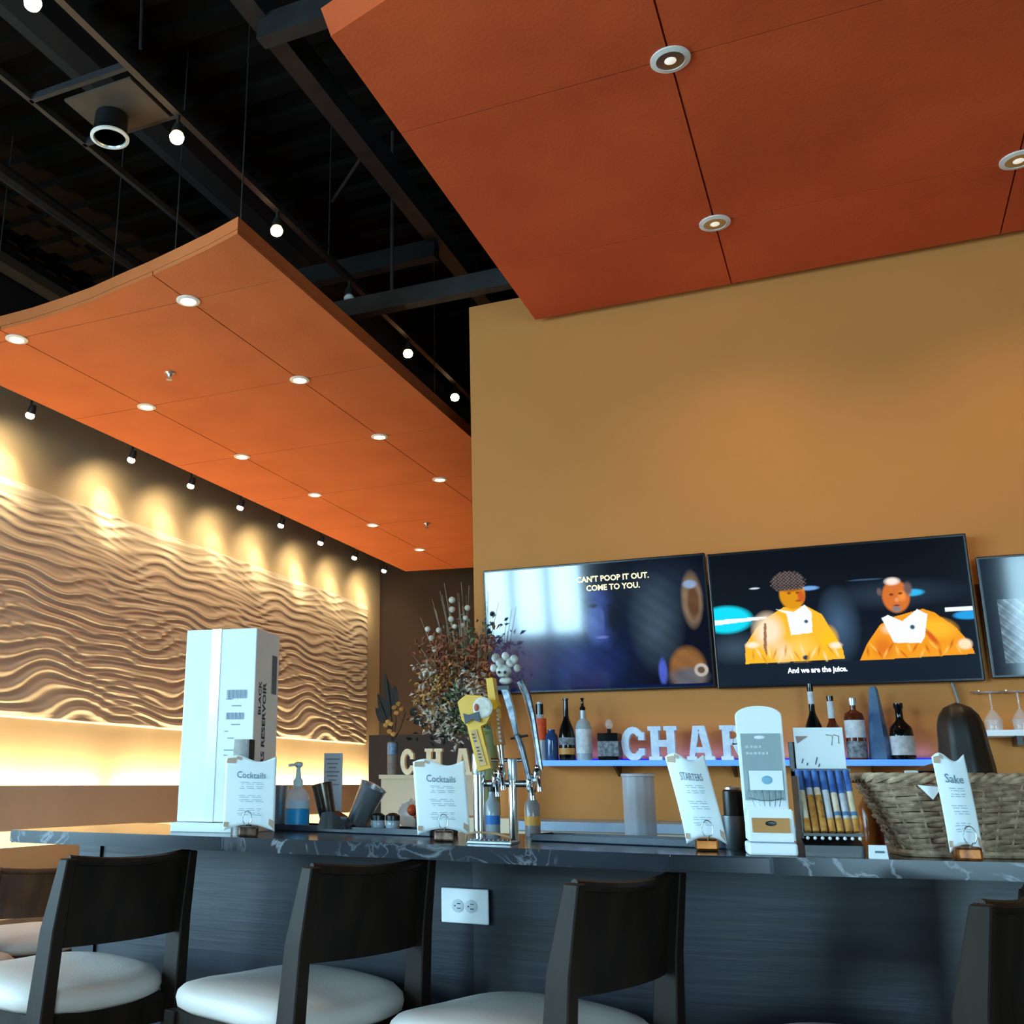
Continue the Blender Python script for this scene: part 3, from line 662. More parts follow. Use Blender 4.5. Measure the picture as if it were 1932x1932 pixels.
def bottle(label, prof, px, ybase, mat, base=None, z=TOPZ, y=5.0, h_px=None, labelspec=None, cap=None, n=24, square=False, shoulder=None, group='bottles on the blue shelf', name='liquor_bottle', rot=0):
    p = aty(px, ybase, y); t = thing(name, label, 'bottle', (p.x, y, z), rot, group)
    o = MB().lathe(prof, n=4 if square else n)
    if square: bmesh.ops.rotate(o.bm, verts=o.bm.verts[:], cent=(0,0,0), matrix=Matrix.Rotation(PI/4, 3, 'Z'))
    o.build('glass_body', mat, t, not square)
    if labelspec:
        for (z0, z1, r, m) in labelspec:
            mb = MB()
            if square: mb.box((0, 0, (z0+z1)/2), (r*1.42, r*1.42, z1-z0))
            else: mb.lathe([(r, z0), (r, z1)], n=n)
            mb.build('paper_label', m, t, not square)
    if cap: MB().lathe(cap[0], n=16).build('cap', cap[1], t, True)
    return t
gl_dark = M('dark_bottle_glass', '0e1012', .08, c2='08090a'); gl_blue = M('blue_bottle_glass', '2a4a78', .1, c2='1c3560'); gl_clear = M('pale_bottle_glass', 'a8b4bc', .1); gl_amber = M('amber_whisky', '6a2c10', .1, c2='50200c')
lb_white = M('label_white', 'd8dce0', .6, c2='b8bec6', scale=40); lb_orange = M('label_orange', 'e0501c', .6, c2='c04010', scale=60); lb_gold = M('label_gold', 'c88a3a', .5); lb_grey = M('label_grey', '8a8f96', .6, c2='4a4f56', scale=60); gl_tblue = M('steel_blue_bottle', '6f8fb4', .2, .3, c2='4a6a94')
wine = [(.037, 0), (.040, .01), (.040, .11), (.034, .15), (.015, .20), (.0125, .215), (.012, .29), (.014, .292), (.014, .30)]
bottle('dark blue squat bottle at the left end of the blue shelf', [(.030, 0), (.032, .01), (.032, .095), (.03, .12), (.018, .135), (.018, .15)], 1042, 1428, gl_blue)
bottle('slim bottle with red orange label and black neck at the left end of the shelf', [(.028, 0), (.03, .01), (.03, .17), (.018, .21), (.016, .285)], 1021, 1428, gl_clear, labelspec=[(.10, .205, .031, lb_orange)], cap=([(.019, .225), (.019, .275), (.01, .28)], gl_dark))
bottle('tall black wine bottle with a gold foot label', wine, 1071, 1428, gl_dark, labelspec=[(.03, .06, .0408, lb_gold), (.075, .11, .0408, lb_grey)])
bottle('clear bottle with big white label and a pourer', [(.036, 0), (.038, .01), (.038, .16), (.03, .185), (.014, .20), (.013, .24)], 1103, 1428, gl_clear, labelspec=[(.035, .15, .0387, lb_white)], cap=([(.013, .24), (.016, .25), (.007, .262), (.006, .29), (.011, .297), (.006, .30)], gl_dark))
bottle('square black bottle with round crystal stopper', [(.066, 0), (.068, .01), (.068, .125), (.066, .128), (.012, .13), (.012, .15)], 1152, 1428, gl_dark, square=True, cap=([(.008, .148), (.018, .16), (.020, .172), (.012, .19), (.003, .195)], m_glass), labelspec=[(.02, .09, .0688, lb_grey)])
bottle('black long necked bottle rising behind the white card rack', wine[:-2]+[(.0125, .30), (.0135, .31), (.0135, .335)], 1541, 1428, gl_dark, labelspec=[(.245, .30, .0132, lb_white)])
bottle('brown thin necked bottle rising behind the card rack, cream neck label', [(.035, 0), (.035, .12), (.014, .17), (.013, .27)], 1577, 1428, gl_amber, labelspec=[(.18, .255, .0142, lb_white)], cap=([(.0145, .262), (.0145, .278)], gl_dark))
bottle('amber whisky bottle with slanted silver label', [(.038, 0), (.041, .01), (.041, .18), (.036, .20), (.013, .215), (.012, .235)], 1619, 1428, gl_amber, labelspec=[(.01, .08, .0417, lb_grey), (.095, .17, .0417, lb_white)], cap=([(.015, .235), (.017, .265), (.012, .27)], m_steel))
bottle('tall tapering steel blue bottle', [(.046, 0), (.046, .01), (.034, .16), (.024, .25), (.018, .30), (.012, .315)], 1662, 1428, gl_tblue, n=6)
bottle('dark round shouldered bottle with cream label at the right end of the shelf', [(.046, 0), (.048, .01), (.048, .10), (.044, .135), (.018, .165), (.015, .175), (.015, .215), (.019, .22), (.019, .24)], 1706, 1428, gl_dark, labelspec=[(.02, .10, .0487, lb_white)])

# back counter, right shelf with glasses
t = thing('back_counter', 'back bar counter with pale blue grey top under the shelf', 'counter', (.2, 4.95, 0))
MB().box((0, .0, .50), (3.4, .38, 1.0)).build('cabinet', m_tan, t)
MB().box((0, -.01, 1.022), (3.44, .42, .04)).build('counter_top', M('pale_counter', '9fb2c8', .35, c2='8fa3bb', scale=10), t)
p = aty(1855, 1385, 5.05)
t = thing('glass_shelf', 'short white wall shelf for glasses at the right edge of the photo', 'shelf', (p.x+.32, 5.05, p.z))
MB().box((0, 0, 0), (.66, .19, .024)).build('shelf_board', m_white, t)
for x in (-.2, .22): MB().box((x, 0, -.03), (.02, .18, .04)).build('shelf_bracket', m_blackplastic, t)
rack = thing('glass_rack', 'steel rack with hanging stemmed glasses under the dark wall screen', 'rack', (p.x+.30, 5.04, 1.60))
for k in range(7): MB().cyl((-.30+k*.1, -.05, 0), (-.30+k*.1, .10, 0), .003, n=8).build('rack_wire', m_steel, rack)
MB().cyl((-.32, .09, .004), (.32, .09, .004), .004, n=8).build('rack_rail', m_steel, rack)
wg = None
for k in range(6):
    x = p.x+.04+k*.1; y = 5.0
    if wg is None:
        wg = thing('wine_glass', '', 'glass', (x, y, 1.585), 0, 'stemmed glasses hanging from the rack')
        MB().lathe([(.033, .012), (.033, .009), (.004, .004), (.0035, -.06), (.012, -.07), (.034, -.105), (.031, -.15), (.030, -.15), (.032, -.105)], n=20).build('glass_bowl', m_glass, wg, True); o = wg
    else: o = dup(wg, (x, y, 1.585), 0)
    o['label'] = 'upside down wine glass over the white glass shelf, %s from the left' % ('first', 'second', 'third', 'fourth', 'fifth', 'sixth')[k]
tb = None
for k in range(5):
    x = p.x+.07+k*.11
    if tb is None:
        tb = thing('tumbler', '', 'glass', (x, 4.95, 1.0425), 0, 'tall glasses on the back counter under the glass shelf')
        MB().lathe([(.03, 0), (.03, .004), (.034, .15), (.032, .15), (.028, .01), (.002, .008)], n=20).build('glass_wall', m_glass, tb, True); o = tb
    else: o = dup(tb, (x, 4.95, 1.0425), 0)
    o['label'] = 'clear tall glass under the white glass shelf, %s from the left' % ('first', 'second', 'third', 'fourth', 'fifth')[k]

# ================================================================== THE BARTENDER
px_, py_ = .335, 4.38
def person():
    P = {'pelvis': (0,0,.82,.15), 'belly': (0,-.02,.98,.135), 'chest': (0,-.05,1.14,.15), 'neck0': (0,-.07,1.25,.055), 'neck': (0,-.075,1.30,.045), 'head0': (0,-.075,1.35,.055), 'head1': (0,-.08,1.42,.064), 'head2': (0,-.08,1.455,.048),
         'shL': (-.15,-.06,1.205,.06), 'elL': (-.24,-.02,.98,.045), 'wrL': (-.18,.16,.93,.032), 'hdL': (-.15,.22,.93,.028),
         'shR': (.15,-.06,1.205,.06), 'elR': (.24,-.02,.98,.045), 'wrR': (.18,.16,.93,.032), 'hdR': (.15,.22,.93,.028),
         'hipL': (-.09,0,.78,.09), 'knL': (-.10,.03,.45,.065), 'anL': (-.10,-.02,.09,.045), 'toL': (-.10,.11,.04,.035),
         'hipR': (.09,0,.78,.09), 'knR': (.10,.03,.45,.065), 'anR': (.10,-.02,.09,.045), 'toR': (.10,.11,.04,.035)}
    E_ = [('pelvis','belly'), ('belly','chest'), ('chest','neck0'), ('neck0','neck'), ('neck','head0'), ('head0','head1'), ('head1','head2')]
    for s_ in 'LR': E_ += [('chest','sh'+s_), ('sh'+s_,'el'+s_), ('el'+s_,'wr'+s_), ('wr'+s_,'hd'+s_), ('pelvis','hip'+s_), ('hip'+s_,'kn'+s_), ('kn'+s_,'an'+s_), ('an'+s_,'to'+s_)]
    for s_, sg in (('L', 1), ('R', -1)):
        hx, hy, hz, _ = P['hd'+s_]
        for i in range(4):
            P['f%d%s' % (i, s_)] = (hx+sg*(.024-.016*i), hy+.04, hz-.005, .009); P['g%d%s' % (i, s_)] = (hx+sg*(.024-.016*i), hy+.075-.006*abs(i-1), hz-.022, .008)
            E_ += [('hd'+s_, 'f%d%s' % (i, s_)), ('f%d%s' % (i, s_), 'g%d%s' % (i, s_))]
        P['t'+s_] = (hx+sg*.045, hy+.02, hz-.005, .010); E_ += [('hd'+s_, 't'+s_)]
    ks = list(P); me = bpy.data.meshes.new('person'); me.from_pydata([P[k][:3] for k in ks], [(ks.index(a), ks.index(b)) for a, b in E_], [])
    o = bpy.data.objects.new('person', me); col.objects.link(o)
    md = o.modifiers.new('s', 'SKIN'); md.use_smooth_shade = True
    for i, k in enumerate(ks): me.skin_vertices[0].data[i].radius = (P[k][3], P[k][3])
    me.skin_vertices[0].data[0].use_root = True
    o.modifiers.new('u', 'SUBSURF').levels = 1; o.modifiers['u'].render_levels = 2
    return o
pe = person(); pe.location = (px_, py_, 0); pe.rotation_euler = (0, 0, r_(-8))
skin = M('skin', 'b98466', .5); shirt = M('black_shirt', '17171b', .8); pe.data.materials.append(skin)
tag(pe, 'person with long dark brown hair behind the wicker basket, turned away', 'person')
def shell(u, v):            # shirt
    a = 2*PI*u; z = .80+v*.46; k = 1-.62*max(0, (v-.72)/.28)**1.5
    return Vector(((.215-.02*math.sin(v*PI))*k*math.cos(a), -.045+(.165)*k*math.sin(a), z))
MB().sheet(shell, 28, 12, .006).build('shirt', shirt, pe, True)
mb = MB()                    # trousers
for s_ in (-1, 1): mb.tube([(s_*.085, 0, .84), (s_*.10, .02, .6), (s_*.10, .03, .45), (s_*.10, -.01, .1)], [.115, .10, .085, .07], 14)
mb.build('trousers', shirt, pe, True)
mb = MB()
def hair(u, v):
    a = 2*PI*u; z = 1.505 - .345*v; r0 = [.0, .045, .065, .074, .078, .080, .084, .088, .09, .085, .05]; i = min(9, int(v*10)); f = v*10-i; r = r0[i]*(1-f)+r0[i+1]*f
    zz = 1.508-.345*(v**1.25); r *= 1+.03*math.sin(a*9)
    return Vector((r*math.cos(a)+.012*v, -.09+r*1.05*math.sin(a)-.02*v, zz))
mb.sheet(hair, 36, 20)
mb.build('hair', M('dark_brown_hair', '1d120c', .45, c2='100a07', scale=40, stretch=(1,1,.1)), pe, 2)

# ================================================================== BAR TOP OBJECTS
# white carton
t = thing('tall_carton', 'tall white cardboard carton standing on the left of the bar', 'box', (-1.775, 2.70, BT), r_(9))
m_carton = M('white_carton', 'f4f6f7', .55, c2='eef0f2'); m_tape = M('clear_tape', 'f6f8fa', .12, c2='eef2f4', spec=1.0, coat=.5)
m_greyside = M('grey_print', '6d7480', .7)
w_, d_, h_ = .235, .19, .57
MB().box((0, .02, .029+h_/2), (w_, d_, h_), bev=.003).build('carton_body', m_carton, t)
MB().box((-.004, .01, .0135), (w_+.012, d_+.02, .027), bev=.003).build('carton_base_flap', m_carton, t)
MB().box((-.015, -.0760, .029+h_/2), (.03, .0015, h_)).build('packing_tape', m_tape, t)
for i, (zc, hh, n) in enumerate(((.40, .026, 16), (.335, .02, 14))):
    mb = MB()
    for k in range(n): mb.box((.028+k*.0042, -.0763, zc), (.0022 if k % 3 else .0012, .0008, hh))
    mb.build('barcode', M('grey_ink', '8fa3b4', .7), t)
mb = MB()
for zc, x0, ww in ((.385, .035, .02), (.365, .06, .03), (.31, .06, .03), (.29, .03, .012), (.27, .045, .02), (.235, .04, .03), (.22, .03, .01)): mb.box((x0, -.0763, zc), (ww, .0008, .003))
mb.build('printed_lines', M('grey_ink_pale', '8fa3b4', .7), t)
mb = MB()
fs = lambda x, y: Vector((w_/2+.0012, .045-y, .30+x))
mb.text('FILTERS RESERVOIR', .040, lambda x, y: Vector((w_/2+.0012, .0-y*.9, .27+x*.98)), bold=.0012)
mb.text('BLACK', .030, lambda x, y: Vector((w_/2+.0012, -.035-y, .39+x*1.1)), bold=.0008)
mb.build('side_lettering', M('print_black', '3a3c44', .7), t)
MB().box((w_/2+.0006, .075, .47), (.0012, .04, .12)).build('side_label', m_greyside, t)
# dark coffee bag
p = aty(462, 1560, 2.52)
t = thing('snack_bag', 'small brown and silver foil bag in front of the white carton', 'bag', (-1.615, 2.535, BT))
MB().sheet(lambda u, v: Vector(((u-.5)*(.052+.006*math.sin(v*3)), -.014*math.sin(PI*u)*(1-.9*v) , v*.262)), 8, 12, .018).build('bag_body', M('bag_brown', '6b6258', .35, .2, c2='4a433c', scale=30), t, True)
MB().box((0, -.022, .20), (.05, .004, .02)).build('bag_band', m_steel, t)
MB().box((.03, .0, .13), (.006, .03, .26)).build('bag_side', m_blackplastic, t)

# menu cards in copper bases
def menu(label, cx, y, wd, ht, rz, title, bend, lean, z0=.032, base=True, rip=True, basemat=None):
    t = thing('menu_card', label, 'menu', (cx, y, BT), rz)
    def S(u, v):           # u 0..1 left-right, v 0..1 up
        x = (u-.5)*wd + lean*(v); yy = -bend*math.sin(PI*v)*.5 - bend*.6*math.cos((u-.5)*PI)
        z = z0 + v*ht - (.10*ht*(1-v)**6*(1-math.sin(PI*u))) + (.05*ht*math.sin(u*7)*v**6 if rip else 0)
        return Vector((x, yy, z))
    mb = MB().sheet(S, 20, 24, .0012); mb.build('card', m_paper, t, 2)
    def F(u0, v0, dx=0, dz=0): return lambda x, y_: S(u0+x/wd, v0+y_/ht)+Vector((0, -.0022, 0))
    mb = MB(); mb.text(title, .024, F(.52, .74), bold=.0002, maxw=wd*.28)
    mb.build('title_lettering', M('title_ink', '7c94a4', .7), t)
    mb = MB()
    lines = ['white rum, fresh lime, mint', 'cane syrup, soda', '', 'gin, cucumber, tonic, lime', 'lemon, elderflower', '', 'tequila, orange, agave', 'salted rim']
    for i, s_ in enumerate(lines):
        v = .63-.066*i
        for k in range(2):
            n = 9; a0 = .24+.03*((i*7+k*3) % 4); a1 = .80-.03*((i*5+k) % 4)
            if s_:
                vv = v-k*.026
                pts = [S(a0+(a1-a0)*q/n, vv)+Vector((0,-.0022,0)) for q in range(n+1)]; pt2 = [S(a0+(a1-a0)*q/n, vv+.009)+Vector((0,-.0022,0)) for q in range(n+1)]
                for q in range(n):
                    if (q*3+i+k) % 4: mb.quad(pts[q], pts[q+1], pt2[q+1], pt2[q])
    mb.build('printed_lines', M('line_ink', 'b4c8d2', .7), t)
    tan = M('leaf_print', 'c9a78c', .7)
    for (u0, v0, du, dv) in ((.02, .90, .20, .09), (.22, .94, .10, .05), (.88, .02, .11, .10), (.01, .02, .10, .07)):
        MB().quad(*[S(u0+a*du, v0+b*dv)+Vector((0,-.002,0)) for a, b in ((0,.3),(.9,0),(1,.8),(.1,1))]).build('corner_print', tan, t)
    if base:
        bm_ = basemat or m_copper
        MB().box((0, 0, .014), (.05, .04, .028), bev=.006).build('card_base', bm_, t)
        mb = MB()
        mb.tube([Vector((.012*math.cos(a), -.026-bend, .05+.018*math.sin(a))) for a in [r_(-60+300*i/14) for i in range(15)]], .0013, 6)
        mb.cyl((0,-.006,.02), (0.004,-.026-bend,.036), .0015, n=6); mb.build('wire_clip', m_steel, t)
    return t
m_base2 = M('beaded_base', '8a6a58', .3, .6, c2='3a2a26', scale=60)
menu('white cocktail menu card with handwritten heading in front of the white carton', -1.545, 2.475, .142, .175, r_(22), 'Cocktails', .004, 0, basemat=m_base2)
menu('wavy edged white cocktail menu card beside the beer taps', -1.0, 2.54, .135, .165, r_(20), 'Cocktails', .01, -.012, basemat=m_base2)
menu('tall curved white menu card leaning left of the charging display', -.345, 2.50, .088, .175, r_(12), 'STARTERS', .022, -.036)
menu('narrow white menu card standing in front of the wicker basket', .168, 2.455, .062, .172, r_(12), 'Sake', .008, -.012, basemat=M('amber_base', 'b0642a', .3, .5, c2='5a2c12', scale=50))

# bar mats
m_rub = M('bar_mat_rubber', '1c2a3c', .35, c2='131e2c')
def mat_(label, a, b_, wd):
    a, b_ = Vector(a), Vector(b_); c = (a+b_)/2; d = b_-a
    t = thing('bar_mat', label, 'bar mat', (c.x, c.y, BT), math.atan2(d.y, d.x), 'bar mats')
    MB().box((0, 0, .006), (d.length, wd, .012), bev=.003).build('mat_base', m_rub, t)
    mb = MB()
    for s_ in (-1, 1): mb.box((0, s_*(wd/2-.004), .0135), (d.length, .008, .009))
    for s_ in (-1, 1): mb.box((s_*(d.length/2-.004), 0, .0135), (.008, wd, .009))
    mb.build('mat_rim', m_rub, t)
mat_('long dark rubber bar mat under the sanitizer bottle and tins', (-1.66, 2.90), (-1.10, 2.80), .15)
mat_('long dark rubber bar mat between the beer taps and the leaning menu', (-.80, 2.73), (-.30, 2.64), .12)
MZ = BT+.012
# sanitizer
p = atz(562, 1556, MZ); LS = (p.x, 2.87, MZ); q = aty(562, 1500, 2.87)
t = thing('sanitizer_bottle', 'clear pump bottle with bright blue liquid label', 'bottle', (q.x, 2.87, MZ))
MB().lathe([(.034, 0), (.037, .004), (.037, .085), (.030, .105), (.016, .115), (.014, .125)], n=24).build('bottle_body', glassmat('clear_plastic', 'd8e8f4', .45), t, True)
MB().lathe([(.0376, .006), (.0376, .052)], n=24).build('blue_label', M('blue_liquid', '189ad8', .4, c2='1590cc'), t, True)
MB().lathe([(.0372, .054), (.0372, .078)], n=24).build('white_label', M('pale_label', 'c8d8e8', .5), t, True)
mb = MB().lathe([(.015, .118), (.016, .135), (.009, .145), (.006, .175), (.014, .182), (.013, .19), (.006, .193)], n=16); mb.cyl((0,0,.186), (-.03, -.01, .182), .004, n=8)
mb.build('pump', M('pump_white', 'd4ecf4', .4), t, True)
# mixing tins and cups
def tin(label, px, py, y, prof, tilt, mat=m_steel, group='steel bar tins', z=MZ):
    q = aty(px, py, y); t = thing('mixing_tin', label, 'cup', (q.x, y, z), 0, group)
    rot = Euler(tilt).to_matrix(); c = Vector((0,0,0)); lo = min((rot @ Vector((r*math.cos(a), r*math.sin(a), zz))).z for r, zz in prof for a in [i*PI/12 for i in range(24)])
    MB().lathe(prof, (0, 0, -lo), 28, rot).build('tin_body', mat, t, True); return t
cup = [(.028, 0), (.030, .004), (.040, .12), (.042, .122), (.0395, .12), (.028, .008), (.002, .007)]
tin('upright steel tin between the carton and the sanitizer bottle', 520, 1545, 2.90, cup, (0, 0, 0))
tin('steel shaker tin tilted left beside the small sign', 622, 1545, 2.86, [(.022, 0), (.024, .004), (.032, .125), (.030, .125), (.021, .008), (.002, .007)], (0, r_(-14), 0), M('dark_tin', '6a6058', .25, .9, c2='4a4038'))
tin('big bright steel tin leaning over to the right', 672, 1540, 2.85, cup, (0, r_(28), 0))
q = aty(650, 1550, 2.84)
tag(MB().prism([(-.045, 0), (.05, 0), (.03, .035), (0, .05), (-.03, .045)], .05, axis=(0,1,0), U=(1,0,0), V=(0,0,1)).build('tin_rest', m_blackplastic), 'black wedge rest under the leaning steel tins', 'rest').location = (q.x-.005, 2.76, MZ)
q = aty(620, 1475, 2.95)
t = thing('table_sign', 'small grey paper sign standing behind the steel tins', 'sign', (q.x, 2.98, BT))
MB().box((0, 0, .117), (.066, .003, .234)).build('sign_card', M('sign_grey', 'a8a6aa', .6), t)
mb = MB()
for i in range(7): mb.box((-.002, -.0022, .215-.013*i), (.05-.012*(i % 3), .001, .004))
mb.build('printed_lines', M('sign_ink', '6f6d76', .7), t)
# small jars with black lids
g = 'black lidded glass jars'; j0 = None
for k, (px, lab_) in enumerate(((713, 'small glass jar with black lid right of the leaning steel tin'), (741, 'small black lidded jar beside the plastic bag'))):
    q = aty(px, 1548, 2.85)
    if j0 is None:
        j0 = thing('small_jar', lab_, 'jar', (q.x, 2.85, MZ), 0, g)
        MB().lathe([(.019, 0), (.021, .003), (.021, .022), (.018, .026)], n=18).build('jar_glass', gl_clear, j0, True)
        MB().lathe([(.0215, .024), (.0215, .038), (.010, .045), (.002, .046)], n=18).build('lid', m_blackplastic, j0, True)
    else: dup(j0, (q.x, 2.85, MZ), 0, lab_)
# tied plastic bag with orange thing, brown bottle, white bottle
q = aty(768, 1552, 2.90)
t = thing('plastic_bag', 'small clear plastic bag holding something orange', 'bag', (q.x, 2.93, BT))
mb = MB().ball((0, 0, .047), .04, 3, (1, .7, 1.1)); 
for v in mb.bm.verts: v.co *= 1+.10*math.sin(v.co.x*190+v.co.z*150)*math.cos(v.co.y*170)
mb.build('bag_film', glassmat('bag_film_plastic', 'dfe4f2', .45, .25), t, True)
mb = MB().ball((.018, -.03, .065), .017, 2); mb.ball((.028, -.02, .05), .012, 2); mb.build('orange_content', M('orange_red', 'd8501c', .5), t, True)
q = aty(790, 1545, 2.96)
t = thing('sauce_bottle', 'tall tan bottle with grey rounded cap behind the wavy menu', 'bottle', (q.x, 3.0, BT))
MB().lathe([(.026, 0), (.028, .005), (.028, .12), (.021, .135)], n=20).build('bottle_body', M('tan_bottle', 'a88c6c', .35), t, True)
MB().lathe([(.024, .133), (.024, .155), (.018, .18), (.004, .19)], n=20).build('cap', M('cap_grey', '5c5450', .4), t, True)
q = aty(802, 1550, 2.82)
t = thing('white_bottle', 'little white bottle with a dark band behind the wavy menu', 'bottle', (q.x, 2.80, MZ))
MB().lathe([(.013, 0), (.014, .003), (.014, .06), (.008, .072), (.007, .085)], n=16).build('bottle_body', m_white, t, True)
MB().lathe([(.0145, .02), (.0145, .032)], n=16).build('dark_band', M('band_navy', '16202c', .5), t, True)

# beer tower
TY = 2.60
tower = thing('beer_tower', 'chrome beer tap tower with yellow and silver sculpted tap handles', 'beer tap', (-.87, TY, BT))
def T(px, py, dy=0): p = aty(px, py, TY+dy); return Vector((p.x+.87, dy, p.z-BT))
for (px, py, r, dy) in ((904, 1421, .0155, -.02), (968, 1431, .0115, 0)):
    p = T(px, py, dy); x = T(px+1, 1540, dy).x
    MB().lathe([(r*1.25, 0), (r*1.25, .006), (r, .01), (r, p.z-.055)], (x, dy, 0), 24).build('column', m_chrome, tower, True)
    MB().lathe([(r*1.06, p.z-.055), (r*1.14, p.z-.05), (r*1.14, p.z-.004), (r*1.0, p.z)], (x, dy, 0), 24).build('column_cap', m_steel, tower, True)
a = T(905, 1478); b_ = T(1000, 1478); MB().cyl((a.x, 0, a.z), (b_.x, 0, a.z), .009).build('cross_pipe', m_chrome, tower, True)
a = T(918, 1434); b_ = T(992, 1436); MB().cyl((a.x, .01, a.z), (b_.x, .01, a.z), .005).build('cross_pipe', m_chrome, tower, True)
def faucet(px, py):
    p = T(px, py); mb = MB().lathe([(.010, -.016), (.012, -.006), (.012, .010), (.008, .016)], (p.x, -.01, p.z), 16)
    mb.cyl((p.x, -.01, p.z), (p.x+.008, -.035, p.z-.006), .007); mb.tube([(p.x+.008, -.03, p.z-.004), (p.x+.014, -.045, p.z-.012), (p.x+.017, -.05, p.z-.034)], .0055, 10)
    mb.cyl((p.x+.017, -.05, p.z-.030), (p.x+.018, -.05, p.z-.040), .007); mb.ball((p.x, -.01, p.z+.018), .008)
    return mb.build('faucet', m_chrome, tower, True)
for f in ((938, 1472), (948, 1460), (1003, 1478), (1016, 1462)): faucet(*f)
m_yel = M('handle_yellow', 'e8b21c', .4, c2='d89c14'); m_org = M('handle_orange', 'b8742c', .4, c2='9a5a1c'); m_badge = M('badge_cream', 'd8cfc2', .5, c2='c0b4a4', scale=80); m_red = M('badge_red', 'b8401c', .5); m_dk = M('badge_navy', '2a323c', .4); m_silver = M('handle_silver', '8d949c', .3, .7, c2='5a6068', scale=60); m_bone = M('bone_white', 'cfcac0', .5, c2='8a8278', scale=50)
def PR(pts, dy=0): return [(lambda q: (q.x, q.z))(T(x, y, 0)) for x, y in pts]
def prism2(pts, th, name, mat, dy, parent):
    mb = MB().prism(PR(pts), th, axis=(0,1,0), U=(1,0,0), V=(0,0,1), o=(0, dy-th/2, 0))
    if th > .004: bmesh.ops.bevel(mb.bm, geom=mb.bm.edges[:], offset=.0012, segments=1, affect='EDGES')
    return mb.build(name, mat, parent)
# handle one: yellow badge head on tan neck
h = prism2([(886,1322), (896,1314), (925,1316), (938,1328), (942,1352), (934,1368), (922,1372), (943,1450), (918,1457), (899,1372), (888,1362), (880,1328)], .018, 'tap_handle', m_yel, -.06, tower); h['label'] = 'yellow tap handle with round badge'
p = T(911, 1335, -.07); MB().lathe([(.027, 0), (.027, .003), (.022, .005)], (p.x, -.069, p.z), 28, Matrix.Rotation(PI/2, 3, 'X')).build('badge', m_badge, h)
p = T(900, 1335, -.07); MB().ball((p.x, -.076, p.z), .008, 2, (.8, .25, 1.2)).build('badge_emblem', m_red, h)
MB().prism(PR([(893,1349), (903,1352), (912,1349), (921,1346), (925,1366), (910,1360), (897,1369)]), .004, axis=(0,1,0), U=(1,0,0), V=(0,0,1), o=(0,-.078,0)).build('badge_banner', m_dk, h)
MB().prism(PR([(905,1380), (916,1378), (935,1444), (922,1447)]), .003, axis=(0,1,0), U=(1,0,0), V=(0,0,1), o=(0,-.0715,0)).build('neck_panel', M('neck_tan', 'd0a468', .5, c2='b88c50', scale=60), h)
mb = MB()
for k, (x, y) in enumerate(((910,1388), (912,1394), (914,1400), (918,1412), (920,1418), (922,1424), (923,1430), (925,1436))):
    p = T(x, y); mb.box((p.x, -.0725, p.z), (.007, .001, .0035))
mb.build('neck_lettering', m_dk, h)
# handle two: edge-on orange with yellow top
h = prism2([(920,1281), (933,1279), (938,1322), (944,1332), (940,1336), (950,1404), (938,1404), (930,1336), (925,1326)], .03, 'tap_handle', m_yel, .0, tower); h['label'] = 'narrow orange tap handle seen edge on'
prism2([(928,1340), (940,1338), (951,1405), (936,1407)], .032, 'handle_side', m_org, 0, h)
mb = MB()
for k in range(8): p = T(942+k*.9, 1342+k*8); mb.box((p.x, -.0175, p.z), (.006, .002, .0055))
mb.build('white_lettering', m_bone, h)
a = T(944, 1406); b_ = T(948, 1448); MB().cyl(b_, a, .006, .010).build('ferrule', m_chrome, h, True)
# handle three: silver blade with a horned white head
h = prism2([(951,1302), (964,1300), (975,1340), (983,1385), (976,1390), (966,1350)], .014, 'tap_handle', m_silver, -.02, tower); h['label'] = 'silver blade tap handle topped by a white head'
mb = MB(); p = T(955, 1268); mb.ball((p.x, -.02, p.z), .021, 3, (1.0, .8, .9)); p = T(960, 1286); mb.ball((p.x, -.024, p.z), .017, 2, (1.1, .8, .6))
for x, y, r in ((940,1243,.012), (958,1240,.011), (974,1246,.012), (936,1262,.010), (980,1262,.010), (948,1252,.012), (967,1252,.012)): p = T(x, y); mb.ball((p.x, -.02, p.z), r, 2, (1, .8, 1.1))
mb.build('carved_head', m_bone, h, True)
mb = MB()
for x in (950, 961): p = T(x, 1271); mb.ball((p.x, -.038, p.z), .0042, 1)
mb.build('eye_sockets', m_blackplastic, h); mb = MB()
p = T(956, 1280); mb.box((p.x, -.038, p.z), (.012, .004, .003)); p = T(955, 1299); mb.box((p.x, -.02, p.z), (.034, .018, .010)); mb.build('dark_collar', m_blackplastic, h)
a = T(968, 1394); b_ = T(1000, 1388); MB().cyl((a.x, -.02, a.z), (b_.x, -.02, b_.z), .003).build('cross_guard', m_blackplastic, h)
MB().tube([Vector((T(x, y).x, -.02, T(x, y).z)) for x, y in ((980,1388), (988,1410), (996,1440), (1003,1470))], [.008, .009, .0075, .007], 10).build('grip', m_silver, h, True)
h = MB().tube([Vector((T(x, y).x, .02, T(x, y).z)) for x, y in ((978,1284), (990,1310), (1000,1350), (1008,1400), (1016,1452))], [.011, .011, .009, .008, .007], 8).build('tap_handle', m_silver, tower, True); h['label'] = 'slim grey curved tap handle'
